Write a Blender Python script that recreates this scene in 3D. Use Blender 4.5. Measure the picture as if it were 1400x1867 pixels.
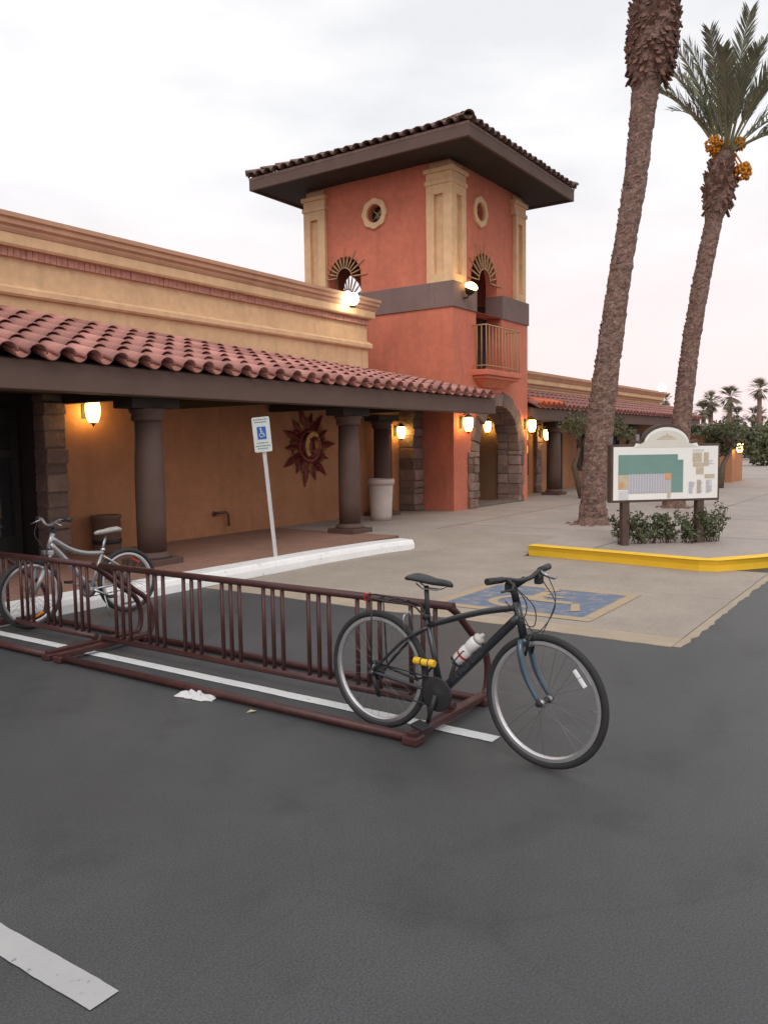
import bpy, math, random
from mathutils import Vector, Matrix, Euler, geometry, noise
random.seed(7)
rad = math.radians
for o in list(bpy.data.objects): bpy.data.objects.remove(o, do_unlink=True)
SC = bpy.context.scene
COL = SC.collection

# ------------------------------------------------------------------ camera
F, PITCH, ROLL, YAW, CAMH = 1487.9, 0.08197, -0.0134, 0.60407, 1.66
cam = bpy.data.cameras.new('camera'); camo = bpy.data.objects.new('camera', cam); COL.objects.link(camo)
cam.sensor_fit = 'HORIZONTAL'; cam.sensor_width = 36.0; cam.lens = 36.0*F/1400.0
cam.clip_start = 0.05; cam.clip_end = 2000
_f = Vector((math.cos(YAW)*math.cos(PITCH), math.sin(YAW)*math.cos(PITCH), -math.sin(PITCH)))
_r = Vector((math.sin(YAW), -math.cos(YAW), 0)); _u = _r.cross(_f)
_r2 = _r*math.cos(ROLL)+_u*math.sin(ROLL); _u2 = -_r*math.sin(ROLL)+_u*math.cos(ROLL)
camo.matrix_world = Matrix(((_r2.x,_u2.x,-_f.x,0),(_r2.y,_u2.y,-_f.y,0),(_r2.z,_u2.z,-_f.z,CAMH),(0,0,0,1)))
SC.camera = camo

# ------------------------------------------------------------------ sky: thin bright evening overcast
SUN_EL, SUN_AZ = 48.0, 215.0          # soft light from behind the camera
world = bpy.data.worlds.new('World'); SC.world = world; world.use_nodes = True
wn = world.node_tree.nodes; wl = world.node_tree.links; wn.clear()
wout = wn.new('ShaderNodeOutputWorld'); bg = wn.new('ShaderNodeBackground')
sky = wn.new('ShaderNodeTexSky'); sky.sky_type = 'NISHITA'; sky.sun_disc = False
sky.sun_elevation = rad(SUN_EL); sky.sun_rotation = rad(90-SUN_AZ); sky.dust_density = 2.0
bg.inputs['Strength'].default_value = 0.10
tc = wn.new('ShaderNodeTexCoord'); sep = wn.new('ShaderNodeSeparateXYZ'); wl.new(tc.outputs['Generated'], sep.inputs[0])
mp = wn.new('ShaderNodeMapping'); mp.inputs['Scale'].default_value = (1.6,1.6,5.0); wl.new(tc.outputs['Generated'], mp.inputs[0])
cn = wn.new('ShaderNodeTexNoise'); cn.inputs['Scale'].default_value = 2.1; cn.inputs['Detail'].default_value = 7; cn.inputs['Roughness'].default_value = .52
wl.new(mp.outputs[0], cn.inputs['Vector'])
cr = wn.new('ShaderNodeValToRGB'); cr.color_ramp.elements[0].position = .36; cr.color_ramp.elements[1].position = .62
cr.color_ramp.elements[0].color = (8.5,8.55,8.8,1); cr.color_ramp.elements[1].color = (10.4,10.25,10.25,1)
wl.new(cn.outputs[0], cr.inputs[0])
hr = wn.new('ShaderNodeValToRGB'); hr.color_ramp.interpolation = 'EASE'   # pink evening glow low over the horizon, all round
hr.color_ramp.elements[0].position = 0.0; hr.color_ramp.elements[0].color = (1,1,1,1)
hr.color_ramp.elements[1].position = 0.34; hr.color_ramp.elements[1].color = (0,0,0,1)
wl.new(sep.outputs[2], hr.inputs[0])
m1 = wn.new('ShaderNodeMix'); m1.data_type = 'RGBA'; wl.new(hr.outputs[0], m1.inputs[0]); wl.new(cr.outputs[0], m1.inputs[6])
m1.inputs[7].default_value = (10.6,8.6,8.5,1)
m2 = wn.new('ShaderNodeMix'); m2.data_type = 'RGBA'; m2.inputs[0].default_value = .93
wl.new(sky.outputs[0], m2.inputs[6]); wl.new(m1.outputs[2], m2.inputs[7])
wl.new(m2.outputs[2], bg.inputs[0]); wl.new(bg.outputs[0], wout.inputs[0])

sl = bpy.data.lights.new('sun', 'SUN'); sl.energy = 1.2; sl.angle = rad(36); sl.color = (1,.95,.9)
so = bpy.data.objects.new('sun', sl); COL.objects.link(so)
sd = Vector((math.cos(rad(SUN_AZ))*math.cos(rad(SUN_EL)), math.sin(rad(SUN_AZ))*math.cos(rad(SUN_EL)), math.sin(rad(SUN_EL))))
so.rotation_euler = sd.to_track_quat('Z','Y').to_euler(); so.location = (0,0,30)
SC.view_settings.view_transform = 'Standard'; SC.view_settings.look = 'None'
SC.view_settings.exposure = 0.1; SC.view_settings.gamma = 1.0

# ------------------------------------------------------------------ materials
MATS = {}
def mat(name, col, rough=.8, var=.12, scale=3.0, bump=0.0, bscale=60.0, metal=0.0, spec=.4, obj_random=0.0, speck=None, streak=False, coat=0.0, drips=0.0):
    if name in MATS: return MATS[name]
    m = bpy.data.materials.new(name); m.use_nodes = True; MATS[name] = m
    n = m.node_tree.nodes; l = m.node_tree.links; b = n['Principled BSDF']
    b.inputs['Roughness'].default_value = rough; b.inputs['Metallic'].default_value = metal
    b.inputs['Specular IOR Level'].default_value = spec
    if coat: b.inputs['Coat Weight'].default_value = coat; b.inputs['Coat Roughness'].default_value = .15
    t = n.new('ShaderNodeTexCoord'); vec = t.outputs['Object']
    if streak:
        mm = n.new('ShaderNodeMapping'); mm.inputs['Scale'].default_value = (1,1,.18); l.new(vec, mm.inputs[0]); vec = mm.outputs[0]
    nz = n.new('ShaderNodeTexNoise'); nz.inputs['Scale'].default_value = scale; nz.inputs['Detail'].default_value = 8; nz.inputs['Roughness'].default_value = .65
    l.new(vec, nz.inputs['Vector'])
    rp = n.new('ShaderNodeValToRGB'); e = rp.color_ramp.elements
    e[0].position = .3; e[1].position = .72
    e[0].color = [max(0,c*(1-var)) for c in col]+[1]; e[1].color = [min(1,c*(1+var)) for c in col]+[1]
    l.new(nz.outputs[0], rp.inputs[0]); out = rp.outputs[0]
    if speck:
        sn = n.new('ShaderNodeTexNoise'); sn.inputs['Scale'].default_value = speck[0]; sn.inputs['Detail'].default_value = 3
        l.new(t.outputs['Object'], sn.inputs['Vector'])
        sr = n.new('ShaderNodeValToRGB'); sr.color_ramp.elements[0].position = .35; sr.color_ramp.elements[1].position = .7
        a = speck[1]; sr.color_ramp.elements[0].color = (1-a,1-a,1-a,1); sr.color_ramp.elements[1].color = (1+a,1+a,1+a,1)
        l.new(sn.outputs[0], sr.inputs[0])
        mx = n.new('ShaderNodeMix'); mx.data_type = 'RGBA'; mx.blend_type = 'MULTIPLY'; mx.inputs[0].default_value = 1
        l.new(out, mx.inputs[6]); l.new(sr.outputs[0], mx.inputs[7]); out = mx.outputs[2]
    if drips:
        dm = n.new('ShaderNodeMapping'); dm.inputs['Scale'].default_value = (2.6,2.6,.4); l.new(t.outputs['Object'], dm.inputs[0])
        dn = n.new('ShaderNodeTexNoise'); dn.inputs['Scale'].default_value = 1.6; dn.inputs['Detail'].default_value = 7; dn.inputs['Roughness'].default_value = .6; l.new(dm.outputs[0], dn.inputs['Vector'])
        dr_ = n.new('ShaderNodeValToRGB'); dr_.color_ramp.elements[0].position = .52; dr_.color_ramp.elements[1].position = .74
        dr_.color_ramp.elements[0].color = (1,1,1,1); dr_.color_ramp.elements[1].color = (1-drips,1-drips,1-drips*.9,1); l.new(dn.outputs[0], dr_.inputs[0])
        mx = n.new('ShaderNodeMix'); mx.data_type = 'RGBA'; mx.blend_type = 'MULTIPLY'; mx.inputs[0].default_value = 1
        l.new(out, mx.inputs[6]); l.new(dr_.outputs[0], mx.inputs[7]); out = mx.outputs[2]
    if obj_random:
        oi = n.new('ShaderNodeObjectInfo'); ma = n.new('ShaderNodeMapRange')
        ma.inputs[3].default_value = 1-obj_random; ma.inputs[4].default_value = 1+obj_random
        l.new(oi.outputs['Random'], ma.inputs[0])
        mx = n.new('ShaderNodeMix'); mx.data_type = 'RGBA'; mx.blend_type = 'MULTIPLY'; mx.inputs[0].default_value = 1
        cb = n.new('ShaderNodeCombineColor')
        for k in range(3): l.new(ma.outputs[0], cb.inputs[k])
        l.new(out, mx.inputs[6]); l.new(cb.outputs[0], mx.inputs[7]); out = mx.outputs[2]
    l.new(out, b.inputs['Base Color'])
    if bump:
        bn = n.new('ShaderNodeTexNoise'); bn.inputs['Scale'].default_value = bscale; bn.inputs['Detail'].default_value = 5
        l.new(vec, bn.inputs['Vector'])
        bp = n.new('ShaderNodeBump'); bp.inputs['Strength'].default_value = bump; bp.inputs['Distance'].default_value = .02
        l.new(bn.outputs[0], bp.inputs['Height']); l.new(bp.outputs[0], b.inputs['Normal'])
    return m
def emit(name, col, strength):
    if name in MATS: return MATS[name]
    m = bpy.data.materials.new(name); m.use_nodes = True; MATS[name] = m
    n = m.node_tree.nodes; l = m.node_tree.links; n.clear()
    o = n.new('ShaderNodeOutputMaterial'); e = n.new('ShaderNodeEmission')
    e.inputs[0].default_value = (*col,1); e.inputs[1].default_value = strength; l.new(e.outputs[0], o.inputs[0])
    return m
def glass(name, col):
    m = mat(name, col, .06, .05, 2.0, spec=.8); return m

def asphalt_mat():
    m = mat('asphalt', (.056,.058,.061), .54, .17, 1.1, .13, 190, speck=(120,.32), spec=.5)
    n = m.node_tree.nodes; l = m.node_tree.links; b = n['Principled BSDF']
    src = b.inputs['Base Color'].links[0].from_socket
    t = n.new('ShaderNodeTexCoord')
    # dark drips and a few hair cracks
    d = n.new('ShaderNodeTexNoise'); d.inputs['Scale'].default_value = .9; d.inputs['Detail'].default_value = 4; l.new(t.outputs['Object'], d.inputs['Vector'])
    mixv = n.new('ShaderNodeMix'); mixv.data_type = 'RGBA'; mixv.inputs[0].default_value = .16
    l.new(t.outputs['Object'], mixv.inputs[6]); l.new(d.outputs['Color'], mixv.inputs[7])
    v = n.new('ShaderNodeTexVoronoi'); v.feature = 'DISTANCE_TO_EDGE'; v.inputs['Scale'].default_value = .42; l.new(mixv.outputs[2], v.inputs['Vector'])
    r = n.new('ShaderNodeValToRGB'); r.color_ramp.elements[0].position = 0; r.color_ramp.elements[1].position = .003
    r.color_ramp.elements[0].color = (.9,.9,.9,1); r.color_ramp.elements[1].color = (1,1,1,1); l.new(v.outputs[0], r.inputs[0])
    s = n.new('ShaderNodeTexNoise'); s.inputs['Scale'].default_value = 2.3; s.inputs['Detail'].default_value = 6; l.new(t.outputs['Object'], s.inputs['Vector'])
    r2 = n.new('ShaderNodeValToRGB'); r2.color_ramp.elements[0].position = .29; r2.color_ramp.elements[1].position = .44
    r2.color_ramp.elements[0].color = (.76,.76,.76,1); r2.color_ramp.elements[1].color = (1,1,1,1); l.new(s.outputs[0], r2.inputs[0])
    for rr in (r, r2):
        mx = n.new('ShaderNodeMix'); mx.data_type = 'RGBA'; mx.blend_type = 'MULTIPLY'; mx.inputs[0].default_value = 1
        l.new(src, mx.inputs[6]); l.new(rr.outputs[0], mx.inputs[7]); src = mx.outputs[2]
    l.new(src, b.inputs['Base Color'])
    return m
def worn_paint(name, col, under, wear=.5, scale=14):
    m = mat(name, col, .7, .06, 3, .15, 120)
    n = m.node_tree.nodes; l = m.node_tree.links; b = n['Principled BSDF']
    src = b.inputs['Base Color'].links[0].from_socket
    t = n.new('ShaderNodeTexCoord'); s = n.new('ShaderNodeTexNoise'); s.inputs['Scale'].default_value = scale; s.inputs['Detail'].default_value = 9; s.inputs['Roughness'].default_value = .72
    l.new(t.outputs['Object'], s.inputs['Vector'])
    r = n.new('ShaderNodeValToRGB'); r.color_ramp.elements[0].position = wear-.1; r.color_ramp.elements[1].position = wear+.06
    r.color_ramp.elements[0].color = (1,1,1,1); r.color_ramp.elements[1].color = (0,0,0,1); l.new(s.outputs[0], r.inputs[0])
    mx = n.new('ShaderNodeMix'); mx.data_type = 'RGBA'; l.new(r.outputs[0], mx.inputs[0]); l.new(src, mx.inputs[6]); mx.inputs[7].default_value = (*under,1)
    l.new(mx.outputs[2], b.inputs['Base Color'])
    return m

M_asph = asphalt_mat()
M_conc = mat('apron_concrete', (.33,.28,.235), .7, .14, 1.3, .25, 90, speck=(25,.08), spec=.5)
M_plaza = mat('plaza_concrete', (.345,.295,.265), .7, .13, .7, .25, 90, speck=(18,.08), spec=.5)
M_walk = mat('porch_pavement', (.27,.15,.11), .8, .16, 1.0, .2, 80, speck=(16,.1))
M_gut = mat('gutter_concrete', (.37,.30,.225), .85, .12, 2, .25, 90)
M_wkerb = worn_paint('white_kerb_paint', (.79,.79,.78), (.40,.36,.32), .37, 9)
M_ykerb = worn_paint('yellow_kerb_paint', (.86,.53,.03), (.45,.36,.2), .31, 11)
M_line = worn_paint('white_line_paint', (.62,.63,.63), (.12,.12,.12), .37, 30)
M_stripe = worn_paint('stall_line_paint', (.40,.40,.40), (.12,.12,.12), .35, 30)
M_blue = worn_paint('blue_marking_paint', (.12,.16,.235), (.31,.27,.23), .45, 6)
M_fade = worn_paint('faded_yellow_paint', (.42,.31,.19), (.33,.28,.235), .46, 8)
M_org = mat('terracotta_stucco', (.595,.185,.115), .9, .13, 1.1, .35, 70, speck=(7,.06), drips=.15)
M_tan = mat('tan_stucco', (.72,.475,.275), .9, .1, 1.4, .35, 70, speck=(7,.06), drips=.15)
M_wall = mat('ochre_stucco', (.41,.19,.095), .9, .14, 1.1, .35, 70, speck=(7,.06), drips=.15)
M_cap = mat('brown_cornice_stucco', (.54,.31,.195), .9, .12, 1.4, .3, 70, drips=.15)
M_pink = mat('pink_brick_course', (.50,.245,.185), .9, .25, 16, .5, 30)
M_col = mat('dark_brown_column', (.095,.056,.045), .7, .14, 2.5, .15, 50)
M_beam = mat('brown_painted_beam', (.12,.073,.06), .75, .12, 2.0, .15, 50)
M_band = mat('mauve_belt', (.20,.135,.125), .85, .1, 2.0, .3, 70, drips=.15)
M_tile = mat('clay_roof_tile', (.42,.195,.165), .8, .18, 6.0, .2, 60, obj_random=.3)
M_tiledull = mat('dull_clay_tile', (.17,.105,.09), .85, .25, 4.0, .2, 60, obj_random=.2)  # darker, duller tone than the porch tiles
M_pan = mat('clay_pan_tile', (.40,.17,.135), .85, .2, 6.0)
M_dark = mat('dark_timber', (.035,.026,.022), .8, .2, 3)
M_stone = mat('brown_stone', (.205,.138,.112), .9, .28, 5.0, .9, 18, obj_random=.28)
M_mort = mat('stone_mortar', (.17,.13,.11), .95, .2, 8.0, .5, 40)
M_iron = mat('tan_iron', (.45,.29,.15), .6, .15, 20)
M_blk = mat('black_iron', (.02,.018,.017), .5, .2, 10)
M_glassd = glass('dark_window_glass', (.02,.022,.024))
M_rack = mat('maroon_rack_paint', (.062,.022,.02), .45, .25, 12, .1, 90, spec=.4)
M_bark = mat('palm_bark', (.215,.135,.108), .95, .5, 11.0, 1.0, 26, speck=(30,.3))
M_boot = mat('palm_boot_fibre', (.17,.092,.068), .95, .4, 9.0, .8, 30)
M_frond = mat('palm_leaflet', (.19,.195,.135), .6, .35, 3.0, spec=.35)
M_rachis = mat('palm_rachis', (.22,.20,.10), .6, .2, 5)
M_date = mat('orange_dates', (.62,.24,.02), .6, .25, 30, .5, 60)
M_leaf = mat('shrub_leaf', (.105,.12,.06), .6, .45, 2.5, spec=.35)
M_leafd = mat('tree_leaf', (.11,.118,.06), .6, .45, 1.2, spec=.3)
M_twig = mat('twig_bark', (.13,.095,.07), .9, .3, 9)
M_post = mat('brown_wood', (.085,.055,.043), .75, .2, 6, .2, 60)
M_white = mat('white_panel', (.8,.8,.78), .45, .03, 2)
M_lamp = emit('warm_lamp_glass', (1.0,.58,.15), 19)
M_globe = emit('white_globe_light', (1.0,.93,.72), 26)
M_flood = emit('flood_lamp_face', (1.0,.6,.16), 13)

# ------------------------------------------------------------------ mesh helpers
ORG = {}
class MB:
    def __init__(s): s.v = []; s.f = []; s.smooth = []
    def add(s, vs, fs, sm=False):
        o = len(s.v); s.v += [tuple(x) for x in vs]; s.f += [tuple(i+o for i in f) for f in fs]; s.smooth += [sm]*len(fs); return s
    def box(s, a, b, M=None):
        x0,y0,z0 = a; x1,y1,z1 = b
        vs = [Vector(q) for q in ((x0,y0,z0),(x1,y0,z0),(x1,y1,z0),(x0,y1,z0),(x0,y0,z1),(x1,y0,z1),(x1,y1,z1),(x0,y1,z1))]
        if M: vs = [M@q for q in vs]
        return s.add(vs, ((0,3,2,1),(4,5,6,7),(0,1,5,4),(1,2,6,5),(2,3,7,6),(3,0,4,7)))
    def tube(s, pts, r, n=10, caps=True, M=None, squash=None):
        pts = [Vector(p) for p in pts]; k = len(pts)
        rs = r if isinstance(r,(list,tuple)) else [r]*k
        ring = []; prev = None
        for i in range(k):
            t = (pts[min(i+1,k-1)]-pts[max(i-1,0)]).normalized()
            if prev is None:
                a = Vector((0,0,1)) if abs(t.z) < .9 else Vector((1,0,0)); u = t.cross(a).normalized()
            else: u = (prev-t*prev.dot(t)).normalized()
            prev = u; w = t.cross(u)
            for j in range(n):
                an = 2*math.pi*j/n; q = pts[i]+(u*math.cos(an)+w*math.sin(an))*rs[i]
                ring.append(M@q if M else q)
        fs = [(i*n+j, i*n+(j+1)%n, (i+1)*n+(j+1)%n, (i+1)*n+j) for i in range(k-1) for j in range(n)]
        s.add(ring, fs, True)
        if caps:
            o = len(s.v)-len(ring)
            s.f += [tuple(o+j for j in reversed(range(n))), tuple(o+(k-1)*n+j for j in range(n))]; s.smooth += [False]*2
        return s
    def lathe(s, prof, n=20, M=None, sm=True, caps=True):   # prof [(r,z)]
        vs = []; k = len(prof)
        for r,z in prof:
            for j in range(n):
                a = 2*math.pi*j/n; q = Vector((r*math.cos(a), r*math.sin(a), z)); vs.append(M@q if M else q)
        fs = [(i*n+j, i*n+(j+1)%n, (i+1)*n+(j+1)%n, (i+1)*n+j) for i in range(k-1) for j in range(n)]
        s.add(vs, fs, sm)
        if caps:
            o = len(s.v)-len(vs); s.f += [tuple(o+j for j in reversed(range(n))), tuple(o+(k-1)*n+j for j in range(n))]; s.smooth += [False]*2
        return s
    def torus(s, R, r, M, n=48, k=8, rz=None):
        vs = []
        for i in range(n):
            a = 2*math.pi*i/n
            for j in range(k):
                b = 2*math.pi*j/k; q = Vector(((R+r*math.cos(b))*math.cos(a), (R+r*math.cos(b))*math.sin(a), (rz or r)*math.sin(b))); vs.append(M@q)
        fs = [(i*k+j, ((i+1)%n)*k+j, ((i+1)%n)*k+(j+1)%k, i*k+(j+1)%k) for i in range(n) for j in range(k)]
        return s.add(vs, fs, True)
    def plate(s, outer, holes, d0, d1, fn):   # 2D outline with holes, fn(u,v,d) -> world
        loops = [outer]+holes
        tri = geometry.tessellate_polygon([[Vector((u,v,0)) for u,v in lp] for lp in loops])
        flat = [q for lp in loops for q in lp]; N = len(flat)
        vs = [fn(u,v,d0) for u,v in flat]+[fn(u,v,d1) for u,v in flat]
        fs = []
        for a,b,c in tri:
            ar = (flat[b][0]-flat[a][0])*(flat[c][1]-flat[a][1])-(flat[c][0]-flat[a][0])*(flat[b][1]-flat[a][1])
            if abs(ar) < 1e-9: continue
            if ar < 0: b,c = c,b
            fs += [(a,b,c),(a+N,c+N,b+N)]
        o = 0
        for lp in loops:
            n = len(lp)
            fs += [(o+i, o+i+N, o+(i+1)%n+N, o+(i+1)%n) for i in range(n)]; o += n
        return s.add(vs, fs)
    def mesh(s, name, m, off=(0,0,0)):
        ox,oy,oz = off
        me = bpy.data.meshes.new(name); me.from_pydata([(x-ox,y-oy,z-oz) for x,y,z in s.v], [], s.f)
        me.polygons.foreach_set('use_smooth', s.smooth); me.materials.append(m); me.update()
        return me
    def build(s, name, m, parent=None, base=None, bevel=0, fixn=False):
        off = ORG[parent] if parent else Vector(base or (0,0,0))
        me = s.mesh(name, m, off)
        if fixn:
            import bmesh
            bm = bmesh.new(); bm.from_mesh(me); bmesh.ops.recalc_face_normals(bm, faces=bm.faces); bm.to_mesh(me); bm.free()
        o = bpy.data.objects.new(name, me); COL.objects.link(o)
        if parent: o.parent = parent
        else: o.location = off
        ORG[o] = off
        if bevel:
            b = o.modifiers.new('bevel','BEVEL'); b.width = bevel; b.segments = 2; b.limit_method = 'ANGLE'; b.angle_limit = rad(40)
        return o
def inst(name, me, parent, M):      # shared mesh, world matrix M
    o = bpy.data.objects.new(name, me); COL.objects.link(o); o.parent = parent
    M = M.copy(); M.translation = M.translation-ORG[parent]; o.matrix_local = M; ORG[o] = ORG[parent]
    return o
def tag(o, label=None, cat=None, group=None, kind=None):
    if label: o['label'] = label
    if cat: o['category'] = cat
    if group: o['group'] = group
    if kind: o['kind'] = kind
    return o
def thing(name, label, cat, loc=(0,0,0), group=None, local=False, rot=None):
    o = bpy.data.objects.new(name, None); COL.objects.link(o); o.location = loc; o.empty_display_size = .1
    if rot: o.rotation_euler = rot
    ORG[o] = Vector((0,0,0)) if local else Vector(loc)
    return tag(o, label, cat, group)
def T(x,y,z): return Matrix.Translation((x,y,z))
def Rz(a): return Matrix.Rotation(a,4,'Z')
def jit(a): return random.uniform(-a,a)
GZ = .15

# ------------------------------------------------------------------ ground
def sheet(name, pts, z, m, th=.0, kind='structure', parent=None):
    mb = MB()
    if th: mb.plate(pts, [], z, z-th, lambda u,v,d: (u,v,d))
    else:
        tri = geometry.tessellate_polygon([[Vector((u,v,0)) for u,v in pts]])
        fs = []
        for a,b,c in tri:
            ar = (pts[b][0]-pts[a][0])*(pts[c][1]-pts[a][1])-(pts[c][0]-pts[a][0])*(pts[b][1]-pts[a][1])
            fs.append((a,b,c) if ar > 0 else (a,c,b))
        mb.add([(u,v,z) for u,v in pts], fs)
    o = mb.build(name, m, parent, fixn=bool(th))
    if not parent and kind: o['kind'] = kind
    return o
sheet('asphalt_lot', [(-300,-300),(600,-300),(600,600),(-300,600)], 0, M_asph)
kerb_y = [(11.08,5.05),(10.93,3.9),(10.74,2.55),(10.78,2.36),(11.5,1.86),(13.0,1.05),(16,.62),(22,.45),(90,.3)]
plaza = [(-40,10.4),(-40,10.3),(11.3,10.3),(11.3,7.5),(12.4,7.35),(12.4,5.1)]+[(x+.1,y+.04) for x,y in kerb_y]+[(90,70),(-40,70)]
sheet('plaza_pavement', plaza, GZ, M_plaza, .14)
sheet('porch_walkway', [(-40,7.5),(11.296,7.5),(11.296,10.296),(-40,10.296)], GZ, M_walk, .14)
M_joint = mat('joint_filler', (.16,.135,.12), .9, .3, 4)
pz = bpy.data.objects['plaza_pavement']
for k,(a,b) in enumerate((((13.4,1.2),(13.4,7.6)),((16.6,.9),(16.6,9.0)),((20.2,.8),(20.2,8.9)),((24,.8),(24,8.9)),((28,.8),(28,8.9)),((11.2,4.1),(40,4.1)),((12.5,7.5),(15.9,7.5)),((16,7.5),(40,7.5)))):
    w = .009; d = (0,w) if a[1] == b[1] else (w,0)
    sheet('control_joint', [(a[0]-d[0],a[1]-d[1]),(b[0]-d[0],b[1]-d[1]),(b[0]+d[0],b[1]+d[1]),(a[0]+d[0],a[1]+d[1])], GZ+.003+.0005*(k > 4), M_joint, parent=pz)
# ramp between the kerb ends
mb = MB(); mb.add([(10.75,7.2,.006),(10.85,5.05,.006),(12.4,5.1,.152),(12.4,7.35,.152),(11.3,7.5,.152)], [(0,1,2,3,4)])
tag(mb.build('kerb_ramp', M_conc), kind='structure')
# apron slabs with open joints
ap = bpy.data.objects.new('concrete_apron', None); COL.objects.link(ap); ORG[ap] = Vector((0,0,0)); ap['kind'] = 'structure'
xs = [6.98, 8.95, 11.0]; ys = [1.78, 4.4, 7.18]
for i in range(2):
    for j in range(2):
        g = .006
        MB().box((xs[i]+g, ys[j]+g, -.1), (xs[i+1]-g, ys[j+1]-g, .006+.001*((i+j)%2))).build('slab', M_conc, ap, bevel=.004)
gut = MB()
edge = []
N = 46
for k in range(N+1):
    y = 1.78+(7.18-1.78)*k/N; edge.append((6.66+jit(.012)+.02*math.sin(y*2.3), y))
MB().plate(edge[::-1]+[(6.975,1.78),(6.975,7.18)][::1], [], .005, -.1, lambda u,v,d:(u,v,d)).build('gutter_strip', M_gut, ap, fixn=True)
edge = []
for k in range(41):
    x = 6.66+(11.2-6.66)*k/40; edge.append((x, 1.70+jit(.02)))
MB().plate(edge+[(11.2,1.775),(6.66,1.775)], [], .0045, -.1, lambda u,v,d:(u,v,d)).build('gutter_strip', M_gut, ap, fixn=True)

def kerb(name, path, w, h, m, z0=-.05):
    # path is the road-side base line; the kerb's body lies to its left
    mb = MB(); sec = [(0,z0),(.012,h*.55),(.035,h-.02),(.06,h),(w,h),(w,z0)]
    P = [Vector((x,y,0)) for x,y in path]; vs = []
    for i,p in enumerate(P):
        t = (P[min(i+1,len(P)-1)]-P[max(i-1,0)]).normalized(); nrm = Vector((-t.y,t.x,0))
        for a,z in sec: vs.append(p+nrm*a+Vector((0,0,z)))
    k = len(sec)
    fs = [(i*k+j, (i+1)*k+j, (i+1)*k+(j+1)%k, i*k+(j+1)%k) for i in range(len(P)-1) for j in range(k)]
    fs += [tuple(reversed(range(k))), tuple((len(P)-1)*k+j for j in range(k))]
    mb.add(vs, fs); return tag(mb.build(name, m, fixn=True), kind='structure')
kerb('white_kerb', [(-40,7.3),(3,7.3),(6,7.25),(9,7.17),(10.2,7.06),(10.85,6.9)], .36, GZ+.006, M_wkerb)
kerb('yellow_kerb', kerb_y[::-1], -.17, GZ+.006, M_ykerb)

def stripe(name, x0, x1, y0, y1, m):
    pts = []; n = int(abs(y1-y0)/.02)
    ed = lambda q,y: .003*noise.noise(Vector((q,y*3,0)))+.0025*noise.noise(Vector((q+5,y*19,0)))
    for k in range(n+1): y = y0+(y1-y0)*k/n; pts.append((x1+ed(x1*7,y), y))
    for k in range(n,-1,-1): y = y0+(y1-y0)*k/n; pts.append((x0+ed(x0*7+3,y), y))
    return sheet(name, pts, .004, m)
stripe('stall_line', 3.97, 4.07, 2.03, 7.28, M_line)
stripe('stall_line', 1.375, 1.48, 2.03, 7.28, M_stripe)
stripe('stall_line', -1.27, -1.165, 2.03, 7.28, M_stripe)
# accessible-bay marking: blue square, faded border and wheelchair figure
mk = sheet('accessible_bay_marking', [(7.3,2.78),(8.6,2.78),(8.6,4.28),(7.3,4.28)], .0115, M_blue)
def ring2(cx,cy,r0,r1,a0,a1,n=20):
    return [(cx+r1*math.cos(rad(a0+(a1-a0)*k/n)), cy+r1*math.sin(rad(a0+(a1-a0)*k/n))) for k in range(n+1)]+[(cx+r0*math.cos(rad(a1-(a1-a0)*k/n)), cy+r0*math.sin(rad(a1-(a1-a0)*k/n))) for k in range(n+1)]
for x0,y0,x1,y1 in ((7.16,2.66,7.3,4.4),(8.6,2.66,8.72,4.4),(7.302,2.66,8.598,2.78),(7.302,4.28,8.598,4.4)):
    sheet('border_paint', [(x0,y0),(x1,y0),(x1,y1),(x0,y1)], .0115, M_fade, parent=mk)
for q_,pts in enumerate((ring2(7.74,3.62,.24,.34,-35,215), [(7.85,3.52),(8.38,3.52),(8.38,3.64),(7.85,3.64)], [(7.83,3.12),(7.95,3.12),(7.95,3.515),(7.83,3.515)], [(7.5,2.98),(7.56,2.9),(7.9,3.05),(7.86,3.115)], [(8.08,3.3),(8.17,3.3),(8.17,3.515),(8.08,3.515)], ring2(8.48,3.58,.0,.085,0,350)[:21])):
    sheet('figure_paint', pts, .0145+.0006*q_, M_fade, parent=mk)

# ------------------------------------------------------------------ roof tiles
def half_tile(r0, r1, L, th, n=7, up=True):
    """barrel tile along +y, lower (eave) end at y=0; convex up (cover) or down (pan)."""
    vs = []; s = 1 if up else -1
    for y,r in ((0,r0),(L,r1)):
        for rr in (r, r-th):
            for j in range(n+1):
                a = math.pi*j/n; vs.append((rr*math.cos(a), y, s*rr*math.sin(a)*.92))
    k = n+1; fs = []
    for j in range(n):
        fs.append((j, j+1, 2*k+j+1, 2*k+j)); fs.append((k+j, 3*k+j, 3*k+j+1, k+j+1))
        fs.append((j, k+j, k+j+1, j+1)); fs.append((2*k+j, 2*k+j+1, 3*k+j+1, 3*k+j))
    fs += [(0,2*k,3*k,k), (n,k+n,3*k+n,2*k+n)]
    mb = MB(); mb.add([Vector(v) for v in vs], fs, True)
    return mb
COVER = half_tile(.12,.1,.44,.015)
ME_COVER = COVER.mesh('roof_tile', M_tile)
ME_COVERD = COVER.mesh('roof_tile', M_tiledull)
PAN = half_tile(.094,.086,.46,.014, up=False)
def merge(dst, src, M):
    dst.add([M@Vector(v) for v in src.v], src.f, True)
def slope_frame(x, y0, z0, y1, z1):
    """frame at an eave point: local x along the eave, local y up the slope"""
    d = Vector((0,y1-y0,z1-z0)); L = d.length; d.normalize(); n = Vector((1,0,0)).cross(d)
    return Matrix(((1,d.x,n.x,x),(0,d.y,n.y,y0),(0,d.z,n.z,z0),(0,0,0,1))), L

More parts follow.
